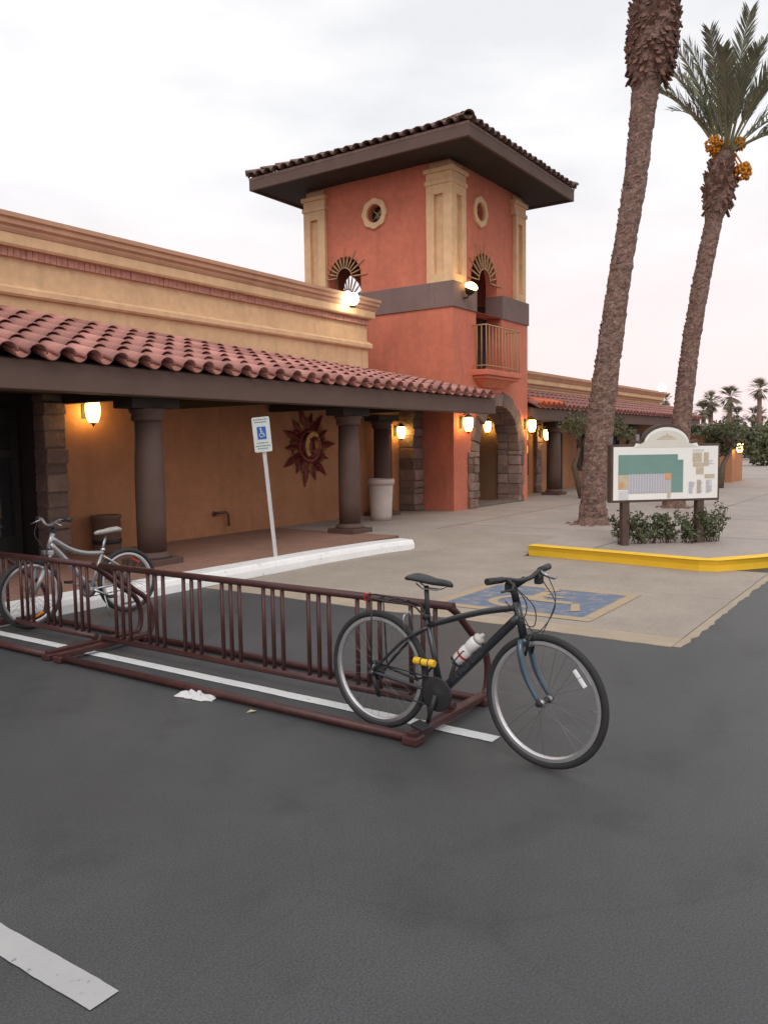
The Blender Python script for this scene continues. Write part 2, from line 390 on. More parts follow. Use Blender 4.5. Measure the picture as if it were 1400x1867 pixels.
def porch(root, x0, x1, ye, ze, yt, ztop, pitch, rows, individually, end_wall=False):
    d0 = ztop(x0); d1 = ztop(x1)
    deck = MB()
    deck.add([(x0,ye+.14,ze+.0),(x1,ye+.14,ze+.0),(x1,yt,d1-.06),(x0,yt,d0-.06),(x0,ye+.14,ze-.06),(x1,ye+.14,ze-.06),(x1,yt,d1-.14),(x0,yt,d0-.14)],
             [(0,1,2,3),(7,6,5,4),(0,4,5,1),(1,5,6,2),(3,2,6,7),(0,3,7,4)])
    roof = deck.build('porch_roof', M_dark, root, fixn=True)
    pans = MB(); covers = MB(); n = int((x1-x0)/pitch)
    for i in range(n):
        x = x0+pitch*(i+.5); zt = ztop(x)
        fr, L = slope_frame(x, ye, ze, yt, zt); step = (L-.06)/rows
        for k in range(rows):
            tilt = Matrix.Rotation(rad(-3.2),4,'X')
            Mc = fr@T(jit(.006), k*step+jit(.012)-.02, .045)@Matrix.Rotation(rad(jit(1.2)),4,'Z')@tilt
            if individually: inst('roof_tile', ME_COVER, roof, Mc)
            else: merge(covers, COVER, Mc)
            merge(pans, PAN, fr@T(pitch*.5, k*step+.0+jit(.01), .066)@Matrix.Rotation(rad(-2),4,'X'))
    tag(pans.build('pan_tiles', M_pan, roof), kind='stuff')
    if covers.v: tag(covers.build('cover_tiles', M_tile, roof), kind='stuff')
    return roof

# ------------------------------------------------------------------ left shop building
WY = 10.3
bl = thing('shop_building', 'long tan stucco shop building with red tiled porch on the left', 'building', (8,WY,GZ))
BX0, BX1 = -6.0, 14.4
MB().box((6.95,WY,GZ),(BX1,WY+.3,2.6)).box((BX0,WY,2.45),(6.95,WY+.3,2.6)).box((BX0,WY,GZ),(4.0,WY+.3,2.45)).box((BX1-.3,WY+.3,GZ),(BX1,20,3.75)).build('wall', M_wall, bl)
MB().box((BX0,WY,2.6),(BX1,WY+.3,3.75)).build('clerestory_wall', M_tan, bl)
MB().box((BX0,WY+.02,3.75),(BX1,WY+.32,4.52)).box((BX1-.32,WY+.32,3.75),(BX1,20,4.52)).build('parapet_wall', M_tan, bl)
MB().box((BX0,WY+.33,3.4),(BX1-.33,20,3.5)).build('flat_roof', M_dark, bl)
def mould(name, prof, m, x0, x1, ret=True):
    """moulding profile [(out,z)] swept along the front and round the end"""
    mb = MB(); k = len(prof); vs = []
    st = [(x0,WY,0,-1),(x1,WY,1,-1),(x1,19.5,1,0)] if ret else [(x0,WY,0,-1),(x1,WY,0,-1)]
    for x,y,dx,dy in st:
        for o,z in prof: vs.append((x+dx*o, y+dy*o, z))
    fs = [(i*k+j,(i+1)*k+j,(i+1)*k+(j+1)%k,i*k+(j+1)%k) for i in range(len(st)-1) for j in range(k)]
    fs += [tuple(range(k)), tuple((len(st)-1)*k+j for j in range(k))]
    mb.add(vs, fs); return mb
cove = [(-.02,4.50),(.13,4.50),(.15,4.54),(.15,4.57),(.19,4.60),(.19,4.66),(.22,4.68),(.22,4.74),(-.02,4.74)]
mould('c', cove, M_cap, BX0, BX1).build('cap_moulding', M_cap, bl, fixn=True)
mould('c', [(-.01,4.33),(.10,4.33),(.12,4.36),(.12,4.497),(-.01,4.497)], M_tan, BX0, BX1).build('upper_band', M_tan, bl, fixn=True)
# pink brick course, one small brick after another in the visible stretch
bc = MB(); x = 4.0
while x < BX1-.02:
    bc.box((x,WY-.035-jit(.006),4.21),(min(x+.082,BX1),WY+.03,4.329)); x += .09
tag(bc.build('brick_course', M_pink, bl), kind='stuff')
mould('c', [(-.01,3.70),(.05,3.70),(.075,3.73),(.075,3.80),(.055,3.83),(.03,3.835),(.03,3.86),(-.01,3.86)], M_tan, BX0, BX1).build('lower_moulding', M_tan, bl, fixn=True)
ztl = lambda x: 3.46-.035*max(0,min(10,x-6))
proof = porch(bl, 3.55, 15.93, 7.93, 2.63, WY-.01, ztl, .344, 6, True)
MB().box((BX0,8.02,2.295),(15.9,8.3,2.612)).build('porch_beam', M_beam, bl, bevel=.012)
MB().box((BX0,8.34,2.42),(14.4,WY,2.46)).box((14.4,8.34,2.42),(15.98,WY,2.46)).build('porch_ceiling', M_dark, bl)
for x in (4.6,6.98,9.1,11.3,13.2):
    MB().box((x-.07,8.345,2.29),(x+.07,WY-.02,2.415)).build('rafter', M_dark, bl, bevel=.008)
def column(root, x, y, ztop):
    c = MB().lathe([(.186,GZ+.16),(.19,GZ+.6),(.188,1.2),(.175,ztop-.16)], 24, T(x,y,0)).build('porch_column', M_col, root)
    MB().lathe([(.175,ztop-.16),(.208,ztop-.15),(.215,ztop-.11),(.2,ztop-.08),(.24,ztop-.03),(.24,ztop)], 24, T(x,y,0)).build('capital', M_col, c)
    MB().box((x-.38,y-.19,ztop+.001),(x+.38,y+.19,ztop+.135)).build('bracket_block', M_dark, c, bevel=.01)
    MB().lathe([(.24,GZ+.075),(.25,GZ+.11),(.22,GZ+.15),(.19,GZ+.165)], 24, T(x,y,0)).box((x-.28,y-.28,GZ-.01),(x+.28,y+.28,GZ+.08)).build('column_base', M_col, c, bevel=.008)
for x,y in ((7.0,8.52),(11.3,8.52),(14.42,9.98),(2.7,8.52)): column(bl, x, y, 2.165)
# recessed dark doors by the stone pillar
dr = MB().box((4.0,WY+.55,GZ),(6.62,WY+.6,2.45)).box((4.0,WY+.05,GZ),(4.05,WY+.55,2.45)).box((6.63,WY+.02,GZ),(6.945,WY+.6,2.448)).box((3.9,WY+.02,2.452),(6.94,WY+.62,2.5)).build('doorway_recess', M_dark, bl)
for k,x in enumerate((4.75,5.68)):
    fr = MB().plate([(x,GZ+.02),(x+.88,GZ+.02),(x+.88,2.25),(x,2.25)], [[(x+.1,GZ+.3),(x+.1,1.55),(x+.78,1.55),(x+.78,GZ+.3)],[(x+.1,1.66),(x+.1,2.02),(x+.78,2.02),(x+.78,1.66)]], WY+.46, WY+.52, lambda u,v,d:(u,d,v)).build('door', M_blk, bl, fixn=True)
    MB().box((x+.1,WY+.485,GZ+.3),(x+.78,WY+.49,1.55)).build('pane', M_glassd, fr)
    MB().box((x+.1,WY+.485,1.66),(x+.78,WY+.49,2.02)).build('pane', M_glassd, fr)
    MB().tube([(x+(.8 if k == 0 else .06),WY+.43,.95),(x+(.8 if k == 0 else .06),WY+.43,1.3)], .014).build('handle', M_iron, fr)
def stone_pillar(root, x0, x1, y0, y1, z0, z1, cols=1, name='stone_pillar'):
    p = MB().box((x0+.02,y0+.03,z0),(x1-.02,y1-.02,z1)).build(name, M_mort, root)
    z = z0
    while z < z1-.03:
        h = min(random.uniform(.13,.27), z1-z)
        if z1-z-h < .08: h = z1-z
        sp = [x0]+[x0+(x1-x0)*(k+1)/cols+jit(.05) for k in range(cols-1)]+[x1]
        for a,b in zip(sp,sp[1:]):
            e = .012; dy = jit(.025)
            MB().add([(a+e+jit(.012),y0+dy+jit(.01),z+e),(b-e+jit(.012),y0+dy+jit(.01),z+e),(b-e+jit(.012),y1,z+e),(a+e+jit(.012),y1,z+e),
                      (a+e+jit(.012),y0+dy+jit(.01),z+h-e),(b-e+jit(.012),y0+dy+jit(.01),z+h-e),(b-e+jit(.012),y1,z+h-e),(a+e+jit(.012),y1,z+h-e)],
                     ((0,3,2,1),(4,5,6,7),(0,1,5,4),(1,2,6,5),(2,3,7,6),(3,0,4,7))).build('stone', M_stone, p, bevel=.014)
        z += h
    return p
stone_pillar(bl, 6.6, 6.96, WY-.12, WY+.16, GZ, 2.415)
# passage wall between the shop and the tower
MB().box((14.4,WY+.02,GZ),(15.05,WY+.3,2.42)).box((15.05,WY+.02,2.1),(15.98,WY+.3,2.42)).box((15.3,WY+.02,GZ),(15.98,WY+.3,2.1)).build('passage_wall', M_wall, bl)
MB().box((14.42,WY+.9,GZ),(15.97,WY+.95,2.42)).build('passage_back', M_dark, bl)
stone_pillar(bl, 15.56, 15.975, 9.9, WY+.01, GZ, 2.41)

# ------------------------------------------------------------------ tower
TX0,TX1,TY0,TY1 = 16.0,19.9,9.12,13.4
tw = thing('tower', 'square terracotta stucco tower with mauve belt and tiled hip roof', 'tower', ((TX0+TX1)/2,(TY0+TY1)/2,GZ))
def arc(cx, cz, r, a0, a1, n=18): return [(cx+r*math.cos(rad(a0+(a1-a0)*k/n)), cz+r*math.sin(rad(a0+(a1-a0)*k/n))) for k in range(n+1)]
def arch(cx, hw, z0, ztop): zs = ztop-hw; return [(cx+hw,z0)]+arc(cx,zs,hw,0,180)+[(cx-hw,z0)]
fy = lambda Y: (lambda u,v,d: (u, Y+d, v))
fx = lambda X: (lambda u,v,d: (X+d, u, v))
AX, AR = 18.23, 1.08
gate = arch(AX, AR+.16, GZ+.001, 2.56+.16)
gate_out = [(TX0,GZ),(gate[-1][0],GZ)]+gate[::-1][1:-1]+[(gate[0][0],GZ),(TX1,GZ),(TX1,4.72),(TX0,4.72)]
BXC, BHW = 17.74, .66
lw = MB().plate(gate_out, [[(BXC-BHW,3.36),(BXC-BHW,4.718),(BXC+BHW,4.718),(BXC+BHW,3.36)]], 0, .5, fy(TY0)).build('front_wall', M_org, tw, fixn=True)
MB().box((TX0,TY0+.5,GZ),(TX0+.4,TY1,4.72)).build('side_wall', M_org, tw)
MB().box((TX1-.45,TY0+.5,GZ),(TX1,TY1,4.72)).build('side_wall', M_org, tw)
MB().box((TX0+.4,TY1-.4,GZ),(TX1-.45,TY1,4.72)).build('back_wall', M_org, tw)
MB().box((TX0+.4,TY0+.5,3.16),(TX1-.45,TY1-.4,3.34)).build('upper_floor', M_dark, tw)
MB().box((TX1-.466,TY0+.6,GZ),(TX1-.452,TY1-.41,3.15)).build('shade_lining', mat('shaded_inner_stucco', (.2,.11,.06), .9, .15, 1.5, .3, 70), tw)  # added panel, archway shade is put into its dark brown colour
# belt
B0,B1,bo = 4.70,5.27,.035
MB().box((TX0-bo,TY0-bo,B0),(BXC-BHW,TY0+.45,B1)).box((BXC+BHW,TY0-bo,B0),(TX1+bo,TY0+.45,B1)).box((TX0-bo,TY0+.45,B0),(TX0+.4,TY1+bo,B1)).box((TX1-.4,TY0+.45,B0),(TX1+bo,TY1+bo,B1)).box((TX0+.4,TY1-.4,B0),(TX1-.4,TY1+bo,B1)).build('belt_band', M_band, tw, bevel=.012)
# upper storey
i_ = .13; UX0,UX1,UY0,UY1 = TX0+i_,TX1-i_,TY0+i_,TY1-i_; UZ1 = 8.0
def circ(cx,cz,r,n=20): return [(cx+r*math.cos(2*math.pi*k/n), cz+r*math.sin(2*math.pi*k/n)) for k in range(n)]
def upwall(u0,u1,holes,fn,name):
    a = holes[0]; out = [(u0,B1-.02),(a[-1][0],B1-.02)]+a[::-1][1:-1]+[(a[0][0],B1-.02),(u1,B1-.02),(u1,UZ1),(u0,UZ1)]
    return MB().plate(out, holes[1:], 0, .3, fn).build(name, M_org, tw, fixn=True)
LYC, LHW = 12.2, .49
RW_F = (17.5,7.08); RW_L = (11.27,7.08)
upwall(UX0,UX1,[arch(BXC,BHW,B1-.02,6.17),circ(*RW_F,.2)],fy(UY0),'front_wall')
upwall(UY0+.3,UY1-.3,[arch(LYC,LHW,B1-.02,6.22),circ(*RW_L,.2)],fx(UX0),'side_wall')
upwall(UX0,UX1,[arch(BXC,BHW,B1-.02,6.17),circ(*RW_F,.2)],(lambda u,v,d:(u,UY1-d,v)),'back_wall')
upwall(UY0+.3,UY1-.3,[arch(LYC,LHW,B1-.02,6.22),circ(*RW_L,.2)],(lambda u,v,d:(UX1-d,u,v)),'side_wall')
MB().box((UX0,UY0,UZ1-.06),(UX1,UY1,UZ1-.001)).build('ceiling', M_dark, tw)
# round window surrounds: eight-lobed stucco ring
def rosette(c, fn, off):
    n = 48; o = []
    for k in range(n):
        a = 2*math.pi*k/n; r = .345+.012*math.cos(8*a); o.append((c[0]+r*math.cos(a), c[1]+r*math.sin(a)))
    r_ = MB().plate(o, [circ(c[0],c[1],.215,24)], -.06, .02, fn).build('round_window', M_tan, tw, bevel=.012, fixn=True)
    MB().plate(circ(c[0],c[1],.213,24), [], .16, .17, fn).build('pane', M_glassd, r_, fixn=True)
    q = MB()
    for a in (45,-45):
        dx,dz = math.cos(rad(a))*.21, math.sin(rad(a))*.21
        q.tube([fn(c[0]-dx,c[1]-dz,.1), fn(c[0]+dx,c[1]+dz,.1)], .014, 6)
    q.build('glazing_bar', M_iron, r_)
rosette(RW_F, fy(UY0), 0); rosette(RW_L, fx(UX0), 0)
# sunburst grilles in the arched openings
def sunburst(cx, hw, ztop, z0, fn, nrays=13):
    zs = ztop-hw
    g = MB(); g.tube([fn(u,v,-.015) for u,v in arc(cx,zs,hw*.45,0,180,12)], .014, 6)
    g.tube([fn(u,v,.1) for u,v in arc(cx,zs,hw-.005,0,180,14)], .014, 6)
    gr = g.build('sunburst_grille', M_iron, tw)
    for k in range(nrays):
        a = rad(180*(k+.0)/(nrays-1)); L = hw*(1.36 if k%2 == 0 else 1.1)+jit(.03)
        c_,s_ = math.cos(a), math.sin(a)
        p = []
        for r,w in ((hw*.45,.007),(hw*.8,.014),(L,.003)):
            p += [fn(cx+c_*r-s_*w, zs+s_*r+c_*w, -.03), fn(cx+c_*r+s_*w, zs+s_*r-c_*w, -.03), fn(cx+c_*r+s_*w, zs+s_*r-c_*w, .0), fn(cx+c_*r-s_*w, zs+s_*r+c_*w, .0)]
        fs = []
        for i in (0,4): fs += [(i+j, i+(j+1)%4, i+4+(j+1)%4, i+4+j) for j in range(4)]
        fs += [(3,2,1,0),(8,9,10,11)]
        MB().add(p, fs).build('ray', M_iron, gr, fixn=True)
sunburst(BXC, BHW, 6.17, B1, fy(UY0)); sunburst(LYC, LHW, 6.22, B1, fx(UX0))
sunburst(BXC, BHW, 6.17, B1, (lambda u,v,d:(u,UY1-d,v)))
# corner pilasters: recessed slot in each outer face
def pilaster(x0,x1,y0,y1,faces):
    z0,z1 = B1+.002, 7.9
    p = MB().box((x0+.09,y0+.09,z0),(x1-.035,y1-.035,z1)).build('pilaster', M_tan, tw)
    hole = lambda a,b: [[(a+.22,z0+.18),(a+.22,7.2),(b-.2,7.2),(b-.2,z0+.18)]]
    for f in faces:
        if f == 'l': MB().plate([(y0,z0),(y1,z0),(y1,7.4),(y0,7.4)], hole(y0,y1), 0, .089, fx(x0)).build('panel_frame', M_tan, p, fixn=True)
        if f == 'f': MB().plate([(x0+.0895,z0),(x1,z0),(x1,7.4),(x0+.0895,7.4)], hole(x0,x1), 0, .089, fy(y0)).build('panel_frame', M_tan, p, fixn=True)
    MB().box((x0-.03,y0-.03,7.402),(x1+.03,y1+.03,7.50)).box((x0-.0,y0-.0,7.502),(x1,y1,7.66)).box((x0-.045,y0-.045,7.662),(x1+.045,y1+.045,7.76)).build('pilaster_capital', M_tan, p, bevel=.01)
e = .1
pilaster(UX0-e,UX0+.56,UY0-e,UY0+.56,'lf'); pilaster(UX1-.56,UX1+e,UY0-e,UY0+.56,'f'); pilaster(UX0-e,UX0+.56,UY1-.56,UY1+e,'l'); pilaster(UX1-.56,UX1+e,UY1-.56,UY1+e,'')
# roof
o_ = .9; EX0,EX1,EY0,EY1 = TX0-o_,TX1+o_,TY0-o_,TY1+o_; EZ = 8.2; AZ = 9.35
cx,cy = (EX0+EX1)/2,(EY0+EY1)/2; rx = .2
rf = MB().add([(EX0,EY0,EZ),(EX1,EY0,EZ),(EX1,EY1,EZ),(EX0,EY1,EZ),(cx,cy-rx,AZ),(cx,cy+rx,AZ),(EX0,EY0,EZ-.06),(EX1,EY0,EZ-.06),(EX1,EY1,EZ-.06),(EX0,EY1,EZ-.06)],
    [(0,1,4),(1,2,5,4),(2,3,5),(3,0,4,5),(6,9,8,7),(0,6,7,1),(1,7,8,2),(2,8,9,3),(3,9,6,0)]).build('tower_roof', M_tiledull, tw, fixn=True)
MB().plate([(EX0,EY0),(EX1,EY0),(EX1,EY1),(EX0,EY1)], [[(EX0+.07,EY0+.07),(EX0+.07,EY1-.07),(EX1-.07,EY1-.07),(EX1-.07,EY0+.07)]], 7.9, EZ-.062, lambda u,v,d:(u,v,d)).build('fascia', M_beam, rf, bevel=.012, fixn=True)
MB().plate([(EX0+.071,EY0+.071),(EX1-.071,EY0+.071),(EX1-.071,EY1-.071),(EX0+.071,EY1-.071)], [[(UX0+.01,UY0+.01),(UX0+.01,UY1-.01),(UX1-.01,UY1-.01),(UX1-.01,UY0+.01)]], 7.935, 7.955, lambda u,v,d:(u,v,d)).build('soffit', M_dark, rf, fixn=True)
stuff = MB()
def roofside(p0, p1, ap0, ap1, indiv):
    p0,p1,ap0,ap1 = map(Vector,(p0,p1,ap0,ap1)); ex = (p1-p0); W = ex.length; ex.normalize()
    nrm = ex.cross((ap0-p0)).normalized(); up = nrm.cross(ex).normalized()
    a0 = (ap0-p0); a1 = (ap1-p0); u0,v0 = a0.dot(ex), a0.dot(up); u1 = a1.dot(ex)
    n = int(W/.262); pt = W/n
    for i in range(n):
        u = pt*(i+.5)
        k = 0
        while True:
            v = k*.36-.05
            lim = v0*min(1, min(u/u0, (W-u)/(W-u1)) if u0 > 0 else 1)
            if v+.2 > lim and k > 0: break
            o = p0+ex*u+up*v+nrm*.03
            M = Matrix(((ex.x,up.x,nrm.x,o.x),(ex.y,up.y,nrm.y,o.y),(ex.z,up.z,nrm.z,o.z),(0,0,0,1)))@Matrix.Rotation(rad(-3),4,'X')@Matrix.Rotation(rad(jit(2)),4,'Z')@T(jit(.006),jit(.015),0)
            if indiv and k == 0: inst('roof_tile', ME_COVERD, rf, M)
            else: merge(stuff, COVER, M)
            k += 1
A0,A1 = (cx,cy-rx,AZ),(cx,cy+rx,AZ)
roofside((EX0,EY0,EZ),(EX1,EY0,EZ),A0,A0,True); roofside((EX0,EY1,EZ),(EX0,EY0,EZ),A1,A0,True)
roofside((EX1,EY0,EZ),(EX1,EY1,EZ),A0,A1,False); roofside((EX1,EY1,EZ),(EX0,EY1,EZ),A1,A1,False)
tag(stuff.build('cover_tiles', M_tiledull, rf), kind='stuff')
for c0,c1 in (((EX0,EY0,EZ),A0),((EX1,EY0,EZ),A0),((EX0,EY1,EZ),A1),((EX1,EY1,EZ),A1)):
    c0,c1 = Vector(c0),Vector(c1); d = (c1-c0); L = d.length; d.normalize(); s = d.cross(Vector((0,0,1))).normalized(); n = s.cross(d)
    for k in range(int(L/.38)):
        p = c0+d*(k*.38-.04)+n*.09
        inst('hip_tile', ME_COVERD, rf, Matrix(((s.x,d.x,n.x,p.x),(s.y,d.y,n.y,p.y),(s.z,d.z,n.z,p.z),(0,0,0,1)))@Matrix.Rotation(rad(-3),4,'X'))
# stone surround of the archway
sur = MB().plate(arch(AX,AR+.3,GZ,2.56+.3)[::1], [], 0, .02, fy(TY0+.3)).v  # outline only
st = bpy.data.objects.new('stone_archway', None); COL.objects.link(st); st.parent = tw; ORG[st] = ORG[tw]
zs = 2.56-AR
def wedge(pts, y0, y1, e=.008):
    cxm = sum(p[0] for p in pts)/4; czm = sum(p[1] for p in pts)/4
    q = [(p[0]+(cxm-p[0])*e*6+jit(.012), p[1]+(czm-p[1])*e*6+jit(.012)) for p in pts]
    d = jit(.028)
    MB().add([(a,y0+d+jit(.012),b) for a,b in q]+[(a,y1,b) for a,b in q], [(0,1,2,3),(7,6,5,4),(0,4,5,1),(1,5,6,2),(2,6,7,3),(3,7,4,0)]).build('stone', M_stone, st, bevel=.016, fixn=True)
nv = 15; ang = [180*k/nv+(jit(2.2) if 0 < k < nv else 0) for k in range(nv+1)]
for a,b in zip(ang,ang[1:]):
    ro = AR+.36+jit(.04); ri = AR+jit(.012)
    pt = lambda r,t: (AX+r*math.cos(rad(t)), zs+r*math.sin(rad(t)))
    wedge([pt(ri,a),pt(ro,a),pt(ro,b),pt(ri,b)], TY0-.05, TY0+.27); wedge([pt(ri,a+1),pt(ro,a+1),pt(ro,b+1),pt(ri,b+1)], TY0+.28, TY0+.58)
for side in (-1,1):
    z = GZ
    wout = .52 if side < 0 else .3
    while z < zs-.02:
        h = random.uniform(.17,.3)
        if zs-z-h < .12: h = zs-z
        a = AX+side*AR; b = AX+side*(AR+wout); mdl = a+(b-a)*random.uniform(.4,.62)
        for y0,y1 in ((TY0-.05,TY0+.27),(TY0+.28,TY0+.58)):
            for p,q in ((a,mdl),(mdl,b)):
                p_,q_ = min(p,q),max(p,q); wedge([(p_,z),(q_,z),(q_,z+h),(p_,z+h)], y0, y1)
        z += h
MB().plate(arch(AX,AR+.34,GZ+.01,2.56+.34), [arch(AX,AR+.03,GZ+.05,2.56+.03)], 0, .56, fy(TY0+.005)).build('mortar', M_mort, st, fixn=True)
# balcony
bc = bpy.data.objects.new('balcony', None); COL.objects.link(bc); bc.parent = tw; ORG[bc] = ORG[tw]
bx0,bx1,by = 16.86,18.72,8.72
MB().box((bx0,by,3.24),(bx1,TY0+.5,3.37)).box((bx0+.06,by+.05,3.17),(bx1-.06,TY0-.002,3.238)).build('balcony_slab', M_org, bc, bevel=.02)
MB().add([(bx0+.15,by+.12,3.168),(bx1-.15,by+.12,3.168),(bx1-.15,TY0-.002,3.168),(bx0+.15,TY0-.002,3.168),(bx0+.45,TY0-.06,2.99),(bx1-.45,TY0-.06,2.99),(bx1-.45,TY0-.002,2.99),(bx0+.45,TY0-.002,2.99)],
    [(0,1,2,3),(7,6,5,4),(0,4,5,1),(1,5,6,2),(2,6,7,3),(3,7,4,0)]).build('corbel', M_org, bc, fixn=True)
r_ = MB(); p0 = [(bx0+.05,TY0,4.38),(bx0+.05,by+.05,4.38),(bx1-.05,by+.05,4.38),(bx1-.05,TY0,4.38)]
for a,b in zip(p0,p0[1:]):
    r_.tube([a,b], .016, 6); r_.tube([(a[0],a[1],3.46),(b[0],b[1],3.46)], .012, 6)
r_.build('railing', M_iron, bc)
for k in range(12): 
    x = bx0+.05+(bx1-bx0-.1)*k/11; MB().tube([(x,by+.05,3.375),(x,by+.05,4.37)], .0105, 6).build('baluster', M_iron, bc)
for x in (bx0+.05,bx1-.05):
    for k in (1,2): y = by+.05+.12*k; MB().tube([(x,y,3.375),(x,y,4.37)], .0105, 6).build('baluster', M_iron, bc)
dd = MB().box((BXC-BHW,TY0+.42,3.37),(BXC+BHW,TY0+.46,4.715)).build('balcony_door', M_dark, bc)
MB().box((BXC-.48,TY0+.405,3.9),(BXC-.06,TY0+.415,4.6)).build('pane', M_glassd, dd); MB().box((BXC+.06,TY0+.405,3.9),(BXC+.48,TY0+.415,4.6)).build('pane', M_glassd, dd)

# ------------------------------------------------------------------ right wing
wg = thing('wing_building', 'low tan stucco wing with tiled porch right of the tower', 'building', (28,WY,GZ))
WX0,WX1 = 19.92,36.1
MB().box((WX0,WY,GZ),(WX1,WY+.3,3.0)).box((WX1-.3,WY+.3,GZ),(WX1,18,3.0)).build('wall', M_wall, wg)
MB().box((WX0,WY+.01,3.0),(WX1,WY+.31,3.6)).box((WX1-.31,WY+.31,3.0),(WX1,18,3.6)).build('parapet_wall', M_tan, wg)
MB().box((WX0,WY+.32,2.9),(WX1-.32,18,2.98)).build('flat_roof', M_dark, wg)
mould('c', [(-.02,3.56),(.14,3.56),(.16,3.6),(.2,3.66),(.22,3.68),(.22,3.76),(-.02,3.76)], M_cap, WX0, WX1).build('cap_moulding', M_cap, wg, fixn=True)
mould('c', [(-.01,3.40),(.09,3.40),(.11,3.43),(.11,3.557),(-.01,3.557)], M_tan, WX0, WX1).build('upper_band', M_tan, wg, fixn=True)
mould('c', [(-.01,3.32),(.035,3.32),(.035,3.398),(-.01,3.398)], M_cap, WX0, WX1).build('shadow_course', M_cap, wg, fixn=True)
porch(wg, WX0+.02, 37.6, 8.92, 2.60, WY-.01, lambda x: 3.14, .344, 4, False)
MB().box((WX0+.02,9.01,2.26),(37.6,9.2,2.585)).build('porch_beam', M_beam, wg, bevel=.012)
MB().box((WX0+.02,9.21,2.4),(37.6,WY-.005,2.44)).build('porch_ceiling', M_dark, wg)
for x in (22.4,25.9,29.4,32.9,36.4): column(wg, x, 9.42, 2.125)
for k,x in enumerate((21.3,23.9,26.4,29.5,32.6)):
    w = MB().box((x,WY-.03,GZ if k%2 else .7),(x+1.2,WY-.003,2.05)).build('shop_window', M_blk, wg)
    MB().box((x+.08,WY-.036,.85),(x+.57,WY-.031,1.95)).build('pane', M_glassd, w); MB().box((x+.63,WY-.036,.85),(x+1.12,WY-.031,1.95)).build('pane', M_glassd, w)
stone_pillar(wg, 22.9, 23.3, WY-.12, WY+.02, GZ, 2.33)
# loose newer tiles at the porch end beside the tower: bright orange
M_newt = mat('new_orange_tile', (.66,.15,.06), .7, .15, 6)
me_new = COVER.mesh('roof_tile', M_newt)
fr, L = slope_frame(0, 8.92, 2.60, WY, 3.14)
nt = bpy.data.objects.new('new_tile_patch', None); COL.objects.link(nt); nt.parent = wg; ORG[nt] = ORG[wg]
for i in range(5):
    for k in range(1):
        inst('roof_tile', me_new, nt, T(WX0+.02+.344*(i+1),0,0)@fr@T(0,k*.36-.04,.095)@Matrix.Rotation(rad(-3),4,'X'))

# far end block
fb = thing('end_block', 'small ochre block with one dark window beyond the map board', 'building', (32.1,7.4,GZ))
MB().box((31.2,6.35,GZ),(33.0,8.6,1.98)).build('wall', M_wall, fb)
MB().box((30.7,5.95,1.98),(33.4,8.7,2.14)).build('eave', M_beam, fb, bevel=.02)
MB().add([(30.75,6.0,2.142),(33.35,6.0,2.142),(33.35,8.65,2.142),(30.75,8.65,2.142),(32,7.0,2.3),(32,7.6,2.3)],[(0,1,4),(1,2,5,4),(2,3,5),(3,0,4,5),(0,3,2,1)]).build('roof', M_tiledull, fb, fixn=True)
wf = MB().box((31.14,6.75,.75),(31.195,7.4,1.62)).build('window', M_cap, fb, bevel=.01)
MB().box((31.12,6.83,.86),(31.138,7.32,1.54)).build('pane', M_glassd, wf)
MB().box((31.08,6.7,.65),(31.19,7.45,.748)).build('window_sill', M_cap, fb)

# ------------------------------------------------------------------ lamps
def lantern(label, p, nrm, sc=1.0, m=None, grp='lit wall lanterns'):
    """p is the wall point, nrm the outward direction; glass barrel hangs from a curved arm"""
    t = thing('wall_lantern', label, 'wall lamp', p, grp)
    n = Vector(nrm); c = Vector(p)+n*.2*sc
    side = Vector((-n.y,n.x,0))
    M = Matrix(((side.x,n.x,0,p[0]),(side.y,n.y,0,p[1]),(0,0,1,p[2]),(0,0,0,1)))
    MB().box((-.05*sc,0,-.1*sc),(.05*sc,.02,.16*sc), M).build('back_plate', M_blk, t, bevel=.006)
    MB().tube([Vector(p)+Vector((0,0,.06*sc)), Vector(p)+n*.08*sc+Vector((0,0,.19*sc)), c+Vector((0,0,.22*sc)), c+Vector((0,0,.16*sc))], .012*sc, 8).build('arm', M_blk, t)
    C = T(*c)
    MB().lathe([(.062*sc,-.16*sc),(.092*sc,-.08*sc),(.104*sc,.02*sc),(.098*sc,.1*sc),(.086*sc,.125*sc)], 18, C).build('lamp_glass', m or M_lamp, t)
    MB().lathe([(.1*sc,.128*sc),(.105*sc,.14*sc),(.06*sc,.175*sc),(.02*sc,.2*sc)], 16, C).build('lamp_cap', M_blk, t)
    MB().lathe([(.004*sc,-.225*sc),(.016*sc,-.2*sc),(.035*sc,-.175*sc),(.06*sc,-.163*sc)], 12, C).build('finial', M_blk, t)
    return t
lantern('lit lantern on ochre wall beside the dark doorway', (7.33,WY,2.2), (0,-1,0), 1.0)
lantern('lit lantern in the shaded passage left of the tower', (15.42,WY+.018,1.95), (0,-1,0), .9)
lantern('lit lantern on tower pier left of the stone arch', (16.3,TY0,2.12), (0,-1,0), 1.05)
lantern('lit lantern inside the stone archway', (19.432,9.95,2.12), (-1,0,0), .95)
lantern('lit lantern at right edge of tower beside the archway', (19.72,TY0,2.12), (0,-1,0), 1.05)
lantern('lit lantern on stone pillar under the porch right of the tower', (23.1,WY-.15,1.92), (0,-1,0), 1.05)
lantern('lit lantern on the far corner of the small ochre block', (31.35,6.35,1.42), (0,-1,0), 1.1)
